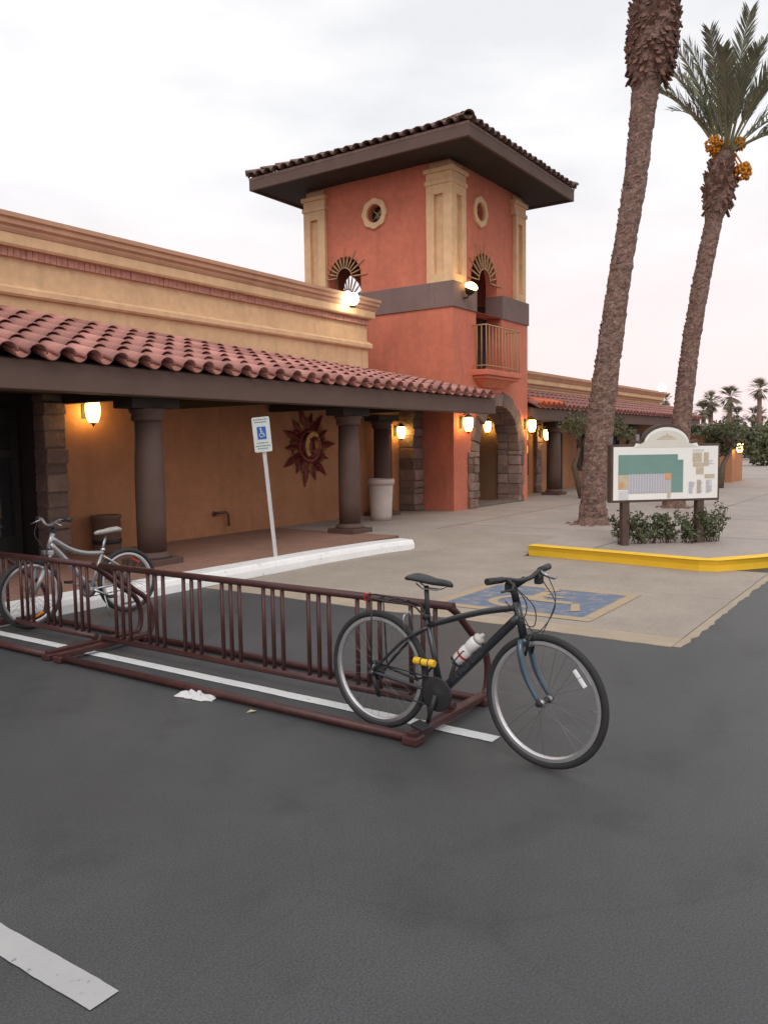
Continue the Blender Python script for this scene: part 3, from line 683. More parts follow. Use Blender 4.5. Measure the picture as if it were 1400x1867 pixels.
def globe(label, p, r):
    t = thing('globe_lamp', label, 'globe lamp', p, 'white globe lamps on the parapets')
    MB().lathe([(.07,0),(.07,.02),(.03,.04),(.03,.05),(.05,.06)], 14, T(*p)).build('lamp_stem', M_blk, t)
    pr = [(max(.001,r*math.sin(math.pi*k/12)), .04+r-r*math.cos(math.pi*k/12)) for k in range(13)]
    MB().lathe(pr, 20, T(*p)).build('globe_glass', M_globe, t)
globe('lit white globe lamp on shop parapet before the tower arch', (13.45,WY-.32,4.44), .125)
globe('lit white globe lamp at far end of the right wing parapet', (35.9,WY-.1,3.762), .17)
fl = thing('flood_light', 'lit amber flood light on the mauve belt at tower corner', 'flood light', (16.42,TY0-.036,4.93))
MB().lathe([(.06,-.1),(.11,-.02),(.125,.03),(.12,.04)], 18, T(16.42,TY0-.2,5.08)@Euler((rad(24),0,0)).to_matrix().to_4x4()).build('housing', M_blk, fl)
MB().lathe([(.118,.036),(.15,.075),(.14,.12),(.09,.165),(.03,.185),(.002,.187)], 18, T(16.42,TY0-.2,5.08)@Euler((rad(24),0,0)).to_matrix().to_4x4()).build('lamp_face', M_flood, fl)
MB().tube([(16.42,TY0-.03,4.93),(16.42,TY0-.14,4.93),(16.42,TY0-.19,5.02)], .018, 8).build('bracket', M_blk, fl)

# ------------------------------------------------------------------ sun sculpture on the wall
M_red = mat('dark_red_metal', (.17,.028,.024), .45, .35, 8, .2, 40, metal=.3)
M_gold = mat('tarnished_gold', (.36,.2,.06), .45, .35, 9, .2, 40, metal=.4)
M_brz = mat('bronze_tip', (.2,.085,.035), .5, .35, 9, metal=.4)
sx,sz = 12.33,1.66; sy = WY-.03
sn = thing('sun_sculpture', 'dark red and gold metal sun face mounted on ochre wall', 'wall sculpture', (sx,sy,sz))
for k in range(28):
    a = 2*math.pi*k/28+.05; lg = k%2 == 0
    L = (.8 if k%4 == 0 else .7) if lg else .56; w = .075 if lg else .06; L *= random.uniform(.92,1.05)
    d = Vector((math.cos(a),0,math.sin(a))); s = Vector((-math.sin(a),0,math.cos(a))); c = Vector((sx,sy,sz))
    pts = []; rs = (.26,.4,L*.72,L)
    for i,(r,ww) in enumerate(zip(rs,(w*.5,w*.7,w,.006))):
        wob = s*(.02*(1 if i%2 else -1) if not lg else 0); b = c+d*r+wob
        pts += [b-s*ww, b+Vector((0,-.045 if i < 3 else -.01,0)), b+s*ww, b+Vector((0,.012,0))]
    fs = []
    for i in (0,4,8): fs += [(i+j,i+(j+1)%4,i+4+(j+1)%4,i+4+j) for j in range(4)]
    fs += [(3,2,1,0),(12,13,14,15)]
    MB().add(pts, fs).build('ray', M_red if lg else (M_gold if k%3 == 0 else M_brz if k%3 == 1 else M_red), sn, fixn=True)
Msun = T(sx,sy,sz)@Matrix.Rotation(rad(90),4,'X')
MB().lathe([(.34,.0),(.345,.03),(.31,.055),(.28,.05)], 32, Msun).build('face_rim', M_red, sn)
fc = MB().lathe([(.275,.02),(.25,.075),(.17,.11),(.07,.13),(.002,.135)], 32, Msun).build('sun_face', M_red, sn)
MB().tube([(sx-.01,sy-.115,sz+.15),(sx,sy-.16,sz+.02),(sx+.005,sy-.185,sz-.04),(sx,sy-.12,sz-.07)], [.016,.024,.036,.02], 8).build('nose', M_gold, fc)
for s in (-1,1):
    MB().tube([(sx+s*.03,sy-.12,sz+.1),(sx+s*.09,sy-.125,sz+.14),(sx+s*.17,sy-.1,sz+.11)], .016, 8).build('brow', M_red, fc)
    MB().lathe([(.001,-.02),(.03,-.012),(.042,0),(.03,.012),(.001,.02)], 12, T(sx+s*.1,sy-.108,sz+.06)@Matrix.Rotation(rad(90),4,'X')).build('eye', M_red, fc)
MB().tube([(sx-.09,sy-.105,sz-.12),(sx,sy-.125,sz-.145),(sx+.09,sy-.105,sz-.12)], [.012,.024,.012], 8).build('mouth', M_red, fc)
# half-moon cheek plate
mo = [(sx+.0+.25*math.cos(rad(a)), sz+.0+.27*math.sin(rad(a))) for a in range(50,235,10)]+[(sx+.03+.17*math.cos(rad(a)), sz-.02+.21*math.sin(rad(a))) for a in range(225,55,-10)]
MB().plate(mo, [], 0, .03, fy(sy-.13)).build('moon_cheek', M_gold, sn, fixn=True)
# small pipe outlet low on the wall
sp = thing('wall_spigot', 'small dark pipe elbow low on ochre wall between columns', 'spigot', (9.95,WY,.5))
MB().tube([(9.8,WY,.52),(9.8,WY-.09,.54),(10.0,WY-.1,.54),(10.05,WY-.1,.5),(10.05,WY-.1,.3)], .022, 8).build('pipe', M_beam, sp)
MB().lathe([(.05,0),(.05,.015)], 12, T(9.8,WY-.001,.52)@Matrix.Rotation(rad(90),4,'X')).build('flange', M_beam, sp)

# ------------------------------------------------------------------ bins
M_bin = mat('beige_plastic_bin', (.50,.42,.38), .6, .08, 5)
b1 = thing('litter_bin', 'tall beige litter bin standing between the porch columns', 'bin', (13.45,9.35,GZ))
MB().lathe([(.2,GZ),(.215,GZ+.1),(.245,GZ+.72)], 22, T(13.45,9.35,0)).build('bin_body', M_bin, b1)
MB().lathe([(.25,GZ+.72),(.275,GZ+.73),(.28,GZ+.82),(.25,GZ+.835),(.2,GZ+.84),(.19,GZ+.8),(.02,GZ+.79)], 22, T(13.45,9.35,0)).build('bin_rim', M_bin, b1)
M_urn = mat('brown_urn', (.15,.085,.06), .8, .15, 4)
b2 = thing('ash_urn', 'brown cylindrical ash urn against wall under the first lantern', 'urn', (7.42,10.02,GZ))
MB().lathe([(.19,GZ),(.2,GZ+.03),(.2,GZ+.5),(.215,GZ+.51),(.215,GZ+.55),(.18,GZ+.555),(.17,GZ+.53),(.01,GZ+.53)], 22, T(7.42,10.02,0)).build('urn_body', M_urn, b2)
MB().lathe([(.205,GZ+.14),(.208,GZ+.15),(.208,GZ+.19),(.205,GZ+.2)], 22, T(7.42,10.02,0)).build('hoop', M_blk, b2)

# ------------------------------------------------------------------ accessible parking sign
M_galv = mat('galvanised_post', (.62,.62,.62), .5, .1, 10, metal=.2)
M_sgn = mat('sign_white', (.62,.66,.64), .5, .05, 6)
M_sblue = mat('sign_blue', (.03,.12,.42), .5, .08, 6)
lean = Matrix.Rotation(rad(4.2),4,Vector((math.cos(YAW),math.sin(YAW),0)))*1.0
ps = thing('parking_sign', 'leaning white accessible parking sign with blue symbol on white kerb', 'sign', (8.28,7.52,GZ), local=True)
ps.matrix_world = T(8.28,7.52,GZ)@Matrix.Rotation(rad(-4.8),4,Vector((math.cos(YAW),math.sin(YAW),0)))@Rz(YAW-rad(90)-rad(8))
MB().box((-.022,-.012,-.02),(.022,.012,1.5)).box((-.022,-.025,-.02),(-.017,-.012,1.5)).box((.017,-.025,-.02),(.022,-.012,1.5)).build('post', M_galv, ps)
def rrect(w,h,r,cz): 
    o = []
    for sx_,sz_,a in ((1,1,0),(-1,1,90),(-1,-1,180),(1,-1,270)):
        for k in range(5): t = rad(a+k*22.5); o.append((sx_*(w-r)+r*math.cos(t), cz+sz_*(h-r)+r*math.sin(t)))
    return o
fs_ = lambda u,v,d:(u,d,v)
pl = MB().plate(rrect(.122,.235,.02,1.68), [], -.034, -.027, fs_).build('sign_plate', M_sgn, ps, fixn=True)
MB().plate(rrect(.062,.085,.006,1.70), [], -.0365, -.0345, fs_).build('blue_panel', M_sblue, pl, fixn=True)
sym = MB()
for lp in (ring2(-.005,1.672,.022,.03,120,380), circ(-.008,1.76,.012,12), [(-.016,1.75),(-.004,1.75),(.002,1.695),(-.01,1.69)], [(-.006,1.7),(.03,1.7),(.03,1.69),(-.006,1.69)], [(.03,1.7),(.045,1.655),(.037,1.652),(.022,1.695)], [(-.004,1.728),(.02,1.728),(.02,1.72),(-.004,1.72)]):
    sym.plate(lp, [], -.038, -.037, fs_)
sym.build('wheelchair_figure', M_sgn, pl, fixn=True)
M_ink = mat('sign_green_ink', (.1,.2,.19), .6, .05, 5)
tx = MB()
for z,w in ((1.875,.1),(1.84,.085),(1.56,.08),(1.52,.1),(1.485,.07)):
    x = -w
    while x < w-.01:
        l_ = random.uniform(.012,.03); tx.box((x,-.0358,z),(min(x+l_,w),-.0345,z+.014)); x += l_+.008
tx.build('sign_lettering', M_ink, pl)
for z in (1.5,1.88): MB().lathe([(.008,0),(.006,.004)], 10, T(0,-.0345,z-.02)@Matrix.Rotation(rad(90),4,'X')).build('bolt', M_galv, pl)

# ------------------------------------------------------------------ map board with shrubs
M_teal = mat('map_teal', (.165,.29,.26), .5, .08, 3)
M_mgrey = mat('map_grey', (.42,.42,.47), .5, .06, 30)
M_mtan = mat('map_tan', (.52,.45,.33), .5, .15, 12)
M_mor = mat('map_orange', (.6,.33,.18), .5, .1, 12)
M_mlite = mat('map_pale', (.6,.61,.63), .5, .05, 12)
M_off = mat('board_offwhite', (.66,.64,.58), .5, .03, 3)
ba = rad(-44); bd = Vector((math.cos(ba),math.sin(ba),0))
bcx,bcy = 12.2,3.42
mbd = thing('map_board', 'white arched site map board on two brown posts behind the yellow kerb', 'notice board', (bcx,bcy,GZ), local=True)
mbd.rotation_euler = (0,0,ba)
HW = .87; zb,ztp = .63,1.47
def top_outline(hw, zb_, zt_, e):
    o = [(hw,zb_),(hw,zt_)]
    o += [(hw-.3-e, zt_), (hw-.33-e,zt_+.03+e)]
    o += [(hw*.0+.36*math.cos(rad(a))*1.0, zt_+.03+(.23+e)*math.sin(rad(a))) for a in range(0,181,12)]
    o += [(-hw+.33+e,zt_+.03+e),(-hw+.3+e,zt_),(-hw,zt_),(-hw,zb_)]
    return o[::1]
fb_ = lambda u,v,d:(u,d,v)
MB().plate(top_outline(HW,zb,ztp,.035), [], -.06, .06, fb_).build('board_frame', M_post, mbd, bevel=.008, fixn=True)
pn = MB().plate(top_outline(HW-.035,zb+.035,ztp-.035,.02), [], -.068, -.062, fb_).build('map_panel', M_white, mbd, fixn=True)
MB().plate([(-.52,ztp-.05),(.52,ztp-.05)]+[(.33*math.cos(rad(a)), ztp+.0+.2*math.sin(rad(a))) for a in range(8,173,12)], [], -.0705, -.069, fb_).build('header_panel', M_off, pn, fixn=True)
def print_(x0,x1,z0,z1,m,d=-.0712,name='map_print'):
    MB().box((x0,d,z0),(x1,-.0685,z1)).build(name, m, pn)
print_(-.76,.18,.92,1.32,M_teal); print_(.02,.27,.76,1.24,M_teal,-.0706)
print_(-.60,.08,.76,1.04,M_mgrey,-.073)
for k in range(16): x = -.585+k*.042; MB().box((x,-.0742,.775),(x+.008,-.0731,1.03)).build('map_street', M_mlite, pn)
print_(-.76,-.6,.82,1.03,M_mtan,-.0735); print_(-.03,.075,.95,1.045,M_mor,-.0755); print_(-.75,-.67,.84,.93,M_mor,-.0745)
print_(-.75,-.6,.67,.80,M_mlite,-.0722); print_(.02,.07,.68,.86,M_mtan,-.0738)
for x0,x1,z0,z1,m in ((.42,.57,1.2,1.34,M_mtan),(.46,.53,1.24,1.31,M_mlite),(.6,.68,1.14,1.34,M_mtan),(.43,.6,1.13,1.19,M_mtan),(.48,.6,1.02,1.12,M_mtan),(.62,.78,.96,1.02,M_mtan),(.37,.43,.74,.92,M_mlite),(.5,.56,.74,.94,M_mtan),(.66,.74,.76,.94,M_mlite),(.42,.6,1.36,1.39,M_mlite)):
    print_(x0,x1,z0,z1,m,-.0715-random.uniform(0,.002))
for k in range(7):
    z = 1.3-k*.022
    MB().box((.645+jit(.01),-.0728,z),(.645+random.uniform(.06,.13),-.0712,z+.008)).build('legend_line', M_mgrey, pn) if k > 3 else None
for q,(x0,n_) in enumerate(((.36,8),(.49,9),(.64,9))):
    for k in range(n_): MB().box((x0,-.0755,.75+k*.021),(x0+random.uniform(.05,.1),-.0745,.757+k*.021)).build('legend_line', M_mgrey, pn)
eb = MB(); eb.plate([(0,1.63),(.05,1.565),(-.05,1.565)],[], -.0728,-.0706,fb_); eb.plate([(.04,1.6),(.13,1.56),(.02,1.556)],[], -.0724,-.0706,fb_); eb.plate([(-.04,1.6),(-.02,1.556),(-.13,1.56)],[], -.0724,-.0706,fb_); eb.box((-.16,-.0722,1.535),(.16,-.0706,1.55)); eb.build('emblem', M_mtan, pn, fixn=True)
for x in (-.62,.58): MB().box((x-.055,-.05,-.02),(x+.055,.055,zb+.02)).build('post', M_post, mbd, bevel=.008)

def leaf_cloud(mb, c, rx, ry, rz, n, size, hollow=.35):
    for _ in range(n):
        while True:
            p = Vector((jit(1),jit(1),jit(1)))
            if hollow < p.length < 1: break
        p = Vector((c[0]+p.x*rx, c[1]+p.y*ry, c[2]+p.z*rz))
        a = Vector((jit(1),jit(1),jit(1)-.1)).normalized(); b = a.cross(Vector((jit(1),jit(1),jit(1)))).normalized()
        L = size*random.uniform(.6,1.3); w = L*.3
        mb.add([p-a*L*.5, p+b*w, p+a*L*.55, p-b*w], [(0,1,2,3)])
def shrub(label, x, y, h, w, n=420, size=.055, grp=None):
    t = thing('shrub', label, 'shrub', (x,y,GZ), grp)
    st_ = MB(); lf = MB()
    for k in range(9):
        a = random.uniform(0,6.28); top = Vector((x+math.cos(a)*w*random.uniform(.2,1.05), y+math.sin(a)*w*random.uniform(.2,1.05), GZ+h*random.uniform(.6,1.08)))
        b0 = Vector((x+jit(w*.5),y+jit(w*.5),GZ-.01)); mid = (b0+top)/2+Vector((jit(.05),jit(.05),.02))
        st_.tube([b0,mid,top],[.009,.007,.003],5)
        for q in range(6):
            c = b0.lerp(mid,.5+q/6) if q < 3 else mid.lerp(top,(q-2)/3); leaf_cloud(lf, (c.x+jit(.03),c.y+jit(.03),c.z), w*.3, w*.3, h*.13, int(n/54*(.5+q*.2)), size, .0)
    st_.build('stem', M_twig, t); tag(lf.build('foliage', M_leaf, t), kind='stuff')
hx0,hy0,hx1,hy1 = 11.86,3.92,12.86,2.78
lbl = ['sparse green shrub under left end of map board, spilling past its post','small shrub just right of the map board left post','low shrub second right of the left board post','middle shrub of the row under the map board','shrub in the row just left of the right board post','shrub directly behind the right post of the map board','rounded shrub at right end of the row under map board']
for k in range(7):
    f = (k+.2)/6.3; shrub(lbl[k], hx0+(hx1-hx0)*f+jit(.04), hy0+(hy1-hy0)*f+jit(.04), (.47,.38,.4,.38,.42,.44,.5)[k], (.23,.2,.2,.19,.2,.21,.25)[k], 620, .052, 'shrubs in the bed under the map board')

# ------------------------------------------------------------------ palms
SR = Vector((math.sin(YAW),-math.cos(YAW),0)); SF = Vector((math.cos(YAW),math.sin(YAW),0))
def frond_mesh(name, L, droop, n=46, leaf=.42, bare=.3, seed=0):
    rnd = random.Random(seed); rach = []; ang = 0; p = Vector((0,0,0)); k = 16
    for i in range(k+1):
        rach.append(p.copy()); t = i/k; a = droop*t*t; p = p+Vector((math.cos(a),0,-math.sin(a)))*(L/k)
    at = lambda t: rach[min(int(t*k),k-1)].lerp(rach[min(int(t*k),k-1)+1], t*k-min(int(t*k),k-1))
    mr = MB().tube(rach, [.026*(1-.85*i/k) for i in range(k+1)], 5); ml = MB()
    for i in range(n):
        t = bare+(1-bare)*(i+.5)/n; q = at(t); d = (at(min(1,t+.03))-at(max(0,t-.03))).normalized()
        ll = leaf*(.55+.45*math.sin(math.pi*min(1,(t-bare)/(1-bare)*.75+.2)))*rnd.uniform(.85,1.1)
        for s in (-1,1):
            side = Vector((0,s,0)); up = d.cross(side)*(-s) if False else Vector((0,0,1))
            dr = (d*rnd.uniform(.85,1.15)+side*rnd.uniform(.5,.75)+up*rnd.uniform(.05,.45)).normalized()
            e1 = q+dr*ll*.55; e2 = q+dr*ll+Vector((0,0,-.05*ll)); w = dr.cross(Vector((0,0,1))).normalized()*.016+Vector((0,0,rnd.uniform(-.006,.006)))
            ml.add([q-w*.5,q+w*.5,e1+w,e1-w,e2], [(0,1,2,3),(3,2,4)])
    return mr.mesh('rachis', M_rachis), ml.mesh('leaflets', M_frond)
FRONDS = [frond_mesh('frond', L, d, 52, lf, .27, s) for s,(L,d,lf) in enumerate(((2.5,.5,.42),(2.25,.8,.40),(2.65,.35,.44),(2.1,1.2,.38)))]
def put_frond(t, base, az, el, kind, roll=0):
    mr, ml = FRONDS[kind]
    M = T(*base)@Rz(az)@Matrix.Rotation(-el,4,'Y')@Matrix.Rotation(roll,4,'X')
    f = inst('frond', mr, t, M)
    l = bpy.data.objects.new('leaflets', ml); COL.objects.link(l); l.parent = f; ORG[l] = ORG[t]; l['kind'] = 'stuff'
def palm(name, label, base, path_px, ppm, skirt, fronds, dates=(), grp='tall palms by the map board'):
    bx,by,px0,py0 = base
    t = thing(name, label, 'palm tree', (bx,by,GZ), grp)
    pts = []; rs = []
    for px,py,w in path_px:
        pts.append(Vector((bx,by,GZ))+SR*((px-px0)/ppm)+Vector((0,0,(py0-py)/ppm))); rs.append(w/ppm/2)
    # resample with bark rings
    P = []; R = []
    tot = sum((b-a).length for a,b in zip(pts,pts[1:])); ns = int(tot/.045)
    acc = [0]
    for a,b in zip(pts,pts[1:]): acc.append(acc[-1]+(b-a).length)
    def samp(s):
        for i in range(len(pts)-1):
            if s <= acc[i+1] or i == len(pts)-2:
                f = (s-acc[i])/(acc[i+1]-acc[i]); f2 = f*f*(3-2*f)
                return pts[i].lerp(pts[i+1], f), rs[i]*(1-f2)+rs[i+1]*f2
    mb = MB(); n = 22; vs = []
    raw = [samp(tot*i/ns) for i in range(ns+1)]
    sm = []
    for i in range(ns+1):
        w = raw[max(0,i-5):i+6]; sm.append((sum((q[0] for q in w),Vector())/len(w), sum(q[1] for q in w)/len(w)))
    sm[0] = raw[0]
    for i,(c,r) in enumerate(sm):
        for j in range(n):
            a = 2*math.pi*j/n; dv = Vector((math.cos(a),math.sin(a),0))
            q = c+dv*r; f = 1+.10*noise.noise(q*4)+.10*noise.noise(q*13)+.06*noise.noise(q*31)
            vs.append(c+dv*r*f+Vector((0,0,jit(.012))))
    mb.add(vs, [(i*n+j,i*n+(j+1)%n,(i+1)*n+(j+1)%n,(i+1)*n+j) for i in range(ns) for j in range(n)], False)
    mb.build('trunk', M_bark, t)
    # old leaf scars: low overlapping scales up the whole trunk
    sc_ = MB()
    for i in range(2, ns-2, 2):
        c,r = sm[i]; m = max(9,int(2*math.pi*r/.11))
        for j in range(m):
            a = 2*math.pi*(j+.5*((i//2)%2))/m+jit(.16); dv = Vector((math.cos(a),math.sin(a),0)); sd_ = Vector((-math.sin(a),math.cos(a),0))
            if random.random() < .42: continue
            w = .05*random.uniform(.7,1.25); L = .07*random.uniform(.7,1.3); ou = random.uniform(.002,.018)*random.choice((.3,1,1.4))
            b0 = c+dv*r*.97+Vector((0,0,jit(.02))); tp = c+dv*(r+ou)+Vector((0,0,L)); b1 = c+dv*(r*.95)+Vector((0,0,L*1.25))
            sc_.add([b0-sd_*w,b0+sd_*w,tp+sd_*w*.6,tp-sd_*w*.6,b1+sd_*w*.5,b1-sd_*w*.5], [(0,1,2,3),(3,2,4,5),(1,4,2),(0,3,5)])
    tag(sc_.build('bark_scales', M_bark, t), kind='stuff')
    # skirt of cut leaf bases
    if skirt:
        s0,s1 = skirt; sk = MB(); rows = int((s1-s0)/.085)
        for k in range(rows):
            z = s0+(s1-s0)*k/rows
            c,r = min(sm, key=lambda q: abs(q[0].z-z)); m = max(9,int(2*math.pi*r/.1))
            for j in range(m):
                a = 2*math.pi*(j+.5*(k%2))/m+jit(.12); dv = Vector((math.cos(a),math.sin(a),0)); sd_ = Vector((-math.sin(a),math.cos(a),0))
                b0 = Vector((c.x,c.y,z))+dv*r*.9; w = .055*random.uniform(.8,1.2); L = random.uniform(.1,.2); ou = random.uniform(.03,.085)
                tip = b0+dv*(r*.1+ou)+Vector((0,0,L*(1 if random.random() < .55 else -1.0)))
                th = dv*.03
                sk.add([b0-sd_*w,b0+sd_*w,tip+sd_*w*.55,tip-sd_*w*.55,b0-sd_*w-th,b0+sd_*w-th,tip+sd_*w*.5-th,tip-sd_*w*.5-th],
                       [(0,1,2,3),(7,6,5,4),(3,2,6,7),(0,3,7,4),(1,5,6,2)])
        tag(sk.build('leaf_base_skirt', M_boot, t), kind='stuff')
    top = sm[-1][0]
    for az,el,kind in fronds:
        a = Vector((math.cos(az),math.sin(az),0)); put_frond(t, top+a*.1+Vector((0,0,-.1)), az, el, kind, jit(.3))
    for dx,dz,dr,sz in dates:
        c = top+SR*dx+SF*dr+Vector((0,0,dz)); d = MB()
        for q in range(110):
            v = Vector((random.gauss(0,1),random.gauss(0,1),random.gauss(0,1))).normalized()*sz*random.uniform(.55,1)
            r = .035
            M = T(*(c+v))
            d.add([M@Vector(p) for p in ((r,0,0),(-r,0,0),(0,r,0),(0,-r,0),(0,0,r*1.4),(0,0,-r*1.4))], [(0,2,4),(2,1,4),(1,3,4),(3,0,4),(2,0,5),(1,2,5),(3,1,5),(0,3,5)], True)
        dc = tag(d.build('date_cluster', M_date, t), kind='stuff')
        MB().tube([top+Vector((0,0,-.05)), (top+c)/2+Vector((0,0,.12)), c], [.03,.022,.015], 6).build('fruit_stalk', M_date, dc)
    mo = MB()
    for q in range(26):
        a = random.uniform(0,6.28); rr = random.uniform(.25,.5); g = Vector((bx+math.cos(a)*rr,by+math.sin(a)*rr,GZ)); s = random.uniform(.02,.06)
        mo.add([g+Vector((-s,-s,0)),g+Vector((s,-s,0)),g+Vector((s,s,0)),g+Vector((-s,s,0)),g+Vector((0,0,s*.8))], [(0,1,4),(1,2,4),(2,3,4),(3,0,4)])
    tag(mo.build('root_debris', M_boot, t), kind='stuff')
    return t
AZR = math.atan2(SR.y,SR.x)
def fr_list(spec):   # (screen lean, depth lean, elevation deg, kind)
    out = []
    for a,el,kd in spec: out.append((AZR+rad(a), rad(el), kd))
    return out
up = fr_list([(10*k*3.7+jit(12), random.uniform(48,84), k%4) for k in range(22)])
palm('tall_palm', 'tall brown palm trunk with shaggy fibre collar beside the map board', (14.6,5.38,1080,955),
     [(1080,957,58),(1081,930,46),(1084,870,45),(1089,800,47),(1098,720,46),(1110,630,43),(1124,520,39),(1140,420,38),(1152,340,40),(1160,260,42),(1168,182,45),(1171,172,48),(1173,166,74),(1178,110,80),(1182,60,82),(1186,20,62),(1190,-30,54),(1192,-120,40)], 98.6,
     (GZ+(955-172)/98.6, GZ+(955-12)/98.6), up)
f2 = fr_list([(12,77,2),(35,70,2),(-20,80,0),(180,80,0),(165,66,2),(195,70,0),(172,58,1),(186,54,1),(0,62,0),(-12,48,1),(14,42,1),(5,30,3),(-30,25,3),(68,77,2),(115,70,0),(270,72,2),(265,55,1),(60,66,0),(120,68,0),(300,60,0),(235,62,0),(75,55,1),(110,58,1),(290,50,1),(250,60,1)])
palm('date_palm', 'date palm with green fronds and orange fruit clusters behind the map board', (19.08,5.1,1232,925),
     [(1232,927,42),(1234,890,35),(1240,800,33),(1247,720,32),(1258,620,31),(1272,530,30),(1287,450,29),(1297,400,29),(1300,390,48),(1304,345,52),(1306,328,46),(1309,305,26),(1312,282,22)], 80.0,
     (GZ+(925-392)/80, GZ+(925-312)/80), f2,
     [(-.28,.06,-.1,.19),(.34,.12,.05,.15),(.3,-.58,-.2,.2),(.42,-.46,-.1,.13),(0,.1,.4,.17)])

# distant fan palms
def fan_palm(label, px, py_top, py_base, dist, r):
    """stands on the far ground; crown of folded fan leaves"""
    d = Vector((_f.x,_f.y,0)).normalized()*dist+SR*((px-700)/F*dist*1.0)
    hor = 933.5-math.tan(PITCH)*F+(px-700)*ROLL
    H = CAMH+(hor-py_top)/F*dist
    t = thing('fan_palm', label, 'palm tree', (d.x,d.y,0), 'distant fan palms')
    MB().tube([(d.x,d.y,-.05),(d.x+.15,d.y,H*.5),(d.x,d.y,H)], [.34,.24,.18], 8).build('trunk', M_bark, t)
    cr = MB()
    for k in range(80):
        a = random.uniform(0,6.28); el = random.uniform(-1.25,1.35); v = Vector((math.cos(a)*math.cos(el),math.sin(a)*math.cos(el),math.sin(el)))
        s = v.cross(Vector((0,0,1))).normalized(); c0 = Vector((d.x,d.y,H)); L = r*random.uniform(.75,1.1)*(1 if el > -.4 else .9)
        h = c0+v*L*.5
        for q in range(7):
            b = (q-3)*.24; dr = (v*math.cos(b)+s*math.sin(b)); tip = h+dr*L*.5+Vector((0,0,-.12*L)); w = s*.055*r*.7
            cr.add([h-w,h+w,tip], [(0,1,2)])
        cr.add([c0,h+s*.03*r,h-s*.03*r], [(0,1,2)])
    tag(cr.build('crown', mat('hazed_palm_leaf', (.2,.175,.12), .7, .35, 1.5), t), kind='stuff')  # distance haze is mixed into this paler leaf colour
for lab,px,pt,ds,r in (('distant fan palm nearest the date palm trunk, shaggy',1281,748,75,1.25),('distant fan palm with slim trunk right of the shaggy one',1294,733,75,1.3),('distant fan palm crown in the middle of the far group',1329,724,78,1.45),
                       ('small far fan palm low under the middle crown',1327,755,95,1.2),('small far fan palm low right of the middle crown',1343,757,95,1.3),('tallest distant fan palm near the right edge of the photo',1382,710,78,1.3),('low far fan palm under the tallest palm, leftmost of a pair',1372,756,95,1.3),('low far fan palm under the tallest palm, rightmost of a pair',1384,757,95,1.2),
                       ('far fan palm behind the right wing parapet end',1213,731,80,.9)):
    r *= 1.05
    fan_palm(lab, px, pt, 0, ds, r)

# leafy trees and dark bushes
def tree(name, label, trunk, r0, clumps, mleaf, n, size, grp=None, cat='tree'):
    t = thing(name, label, cat, trunk[0], grp)
    tr = MB(); k = len(trunk); tr.tube(trunk, [r0*(1-.6*i/(k-1)) for i in range(k)], 8)
    for c in clumps:
        tr.tube([trunk[-1], (Vector(trunk[-1])+Vector(c[:3]))/2+Vector((0,0,.08)), c[:3]], [r0*.35,r0*.22,r0*.08], 6)
    tr.build('trunk', M_twig, t); lf = MB()
    for c in clumps: leaf_cloud(lf, c[:3], c[3], c[3], c[4], n, size, .1)
    tag(lf.build('crown', mleaf, t), kind='stuff')
def at_px(px, py, dist):   # a point seen at photo pixel px,py at a given forward distance
    d = _f+_r2*((px-700)/F)-_u2*((py-933.5)/F); return Vector((0,0,CAMH))+d*dist
b = at_px(1312,880,26); b.z = GZ
cl = []
for px,py,r,h in ((1290,790,.45,.22),(1310,780,.5,.25),(1335,778,.5,.22),(1355,785,.5,.25),(1345,805,.5,.3),(1368,800,.35,.25),(1325,800,.45,.28),(1300,805,.35,.2),(1270,782,.35,.15),(1372,820,.25,.2),(1315,822,.3,.18)):
    p = at_px(px,py,26+jit(.7)); cl.append((p.x,p.y,p.z,r,h))
tree('leafy_tree', 'leafy green tree leaning in front of the small ochre block', [tuple(b),tuple(at_px(1318,848,26)),tuple(at_px(1334,815,26))], .12, cl, M_leafd, 230, .12, 'leafy trees along the wing')
b = at_px(1062,905,22); b.z = GZ; cl = []
for px,py,r,h in ((1050,762,.35,.25),(1036,775,.28,.22),(1058,780,.35,.3),(1125,775,.3,.25),(1140,790,.3,.2),(1100,770,.4,.3)):
    p = at_px(px,py,21.5+jit(.4)); cl.append((p.x,p.y,p.z,r,h))
tree('leafy_tree', 'dark leafy tree with slanting trunk half hidden behind tall palm trunk', [tuple(b),tuple(at_px(1046,850,22)),tuple(at_px(1056,815,21.8))], .11, cl, M_leafd, 170, .09, 'leafy trees along the wing')
shrub('dark green bush beneath the porch left of tall palm', 22.6, 8.0, .75, .32, 700, .09, 'bushes along the wing porch')
shrub('dark bush close behind foot of tall palm trunk', 23.9, 7.6, .9, .4, 700, .09, 'bushes along the wing porch')
for k,(px,ds,r,h,lab) in enumerate(((1345,70,2.2,2.0,'far rounded tree below the distant palms, leftmost of the tree line'),(1392,64,2.5,2.4,'far dark tree at right edge of photo below the palms'),(1300,74,1.8,2.0,'far tree low behind the date palm trunk'),(1440,60,3,2.6,'far tree past the right edge behind the lot'),(1388,48,1.4,1.2,'dark far hedge tree behind the lit block corner'))):
    g = at_px(px,880,ds); h *= .72; top = h+1.0
    tree('far_tree', lab, [(g.x,g.y,-.05),(g.x+.1,g.y,h*.6)], .16, [(g.x+jit(r*.5),g.y+jit(r*.5),top*random.uniform(.5,.95),r*.55,h*.35) for _ in range(6)]+[(g.x+jit(r*.4),g.y+jit(r*.4),.7,r*.5,.6)], M_leafd, 190, .34, 'far trees on the horizon')

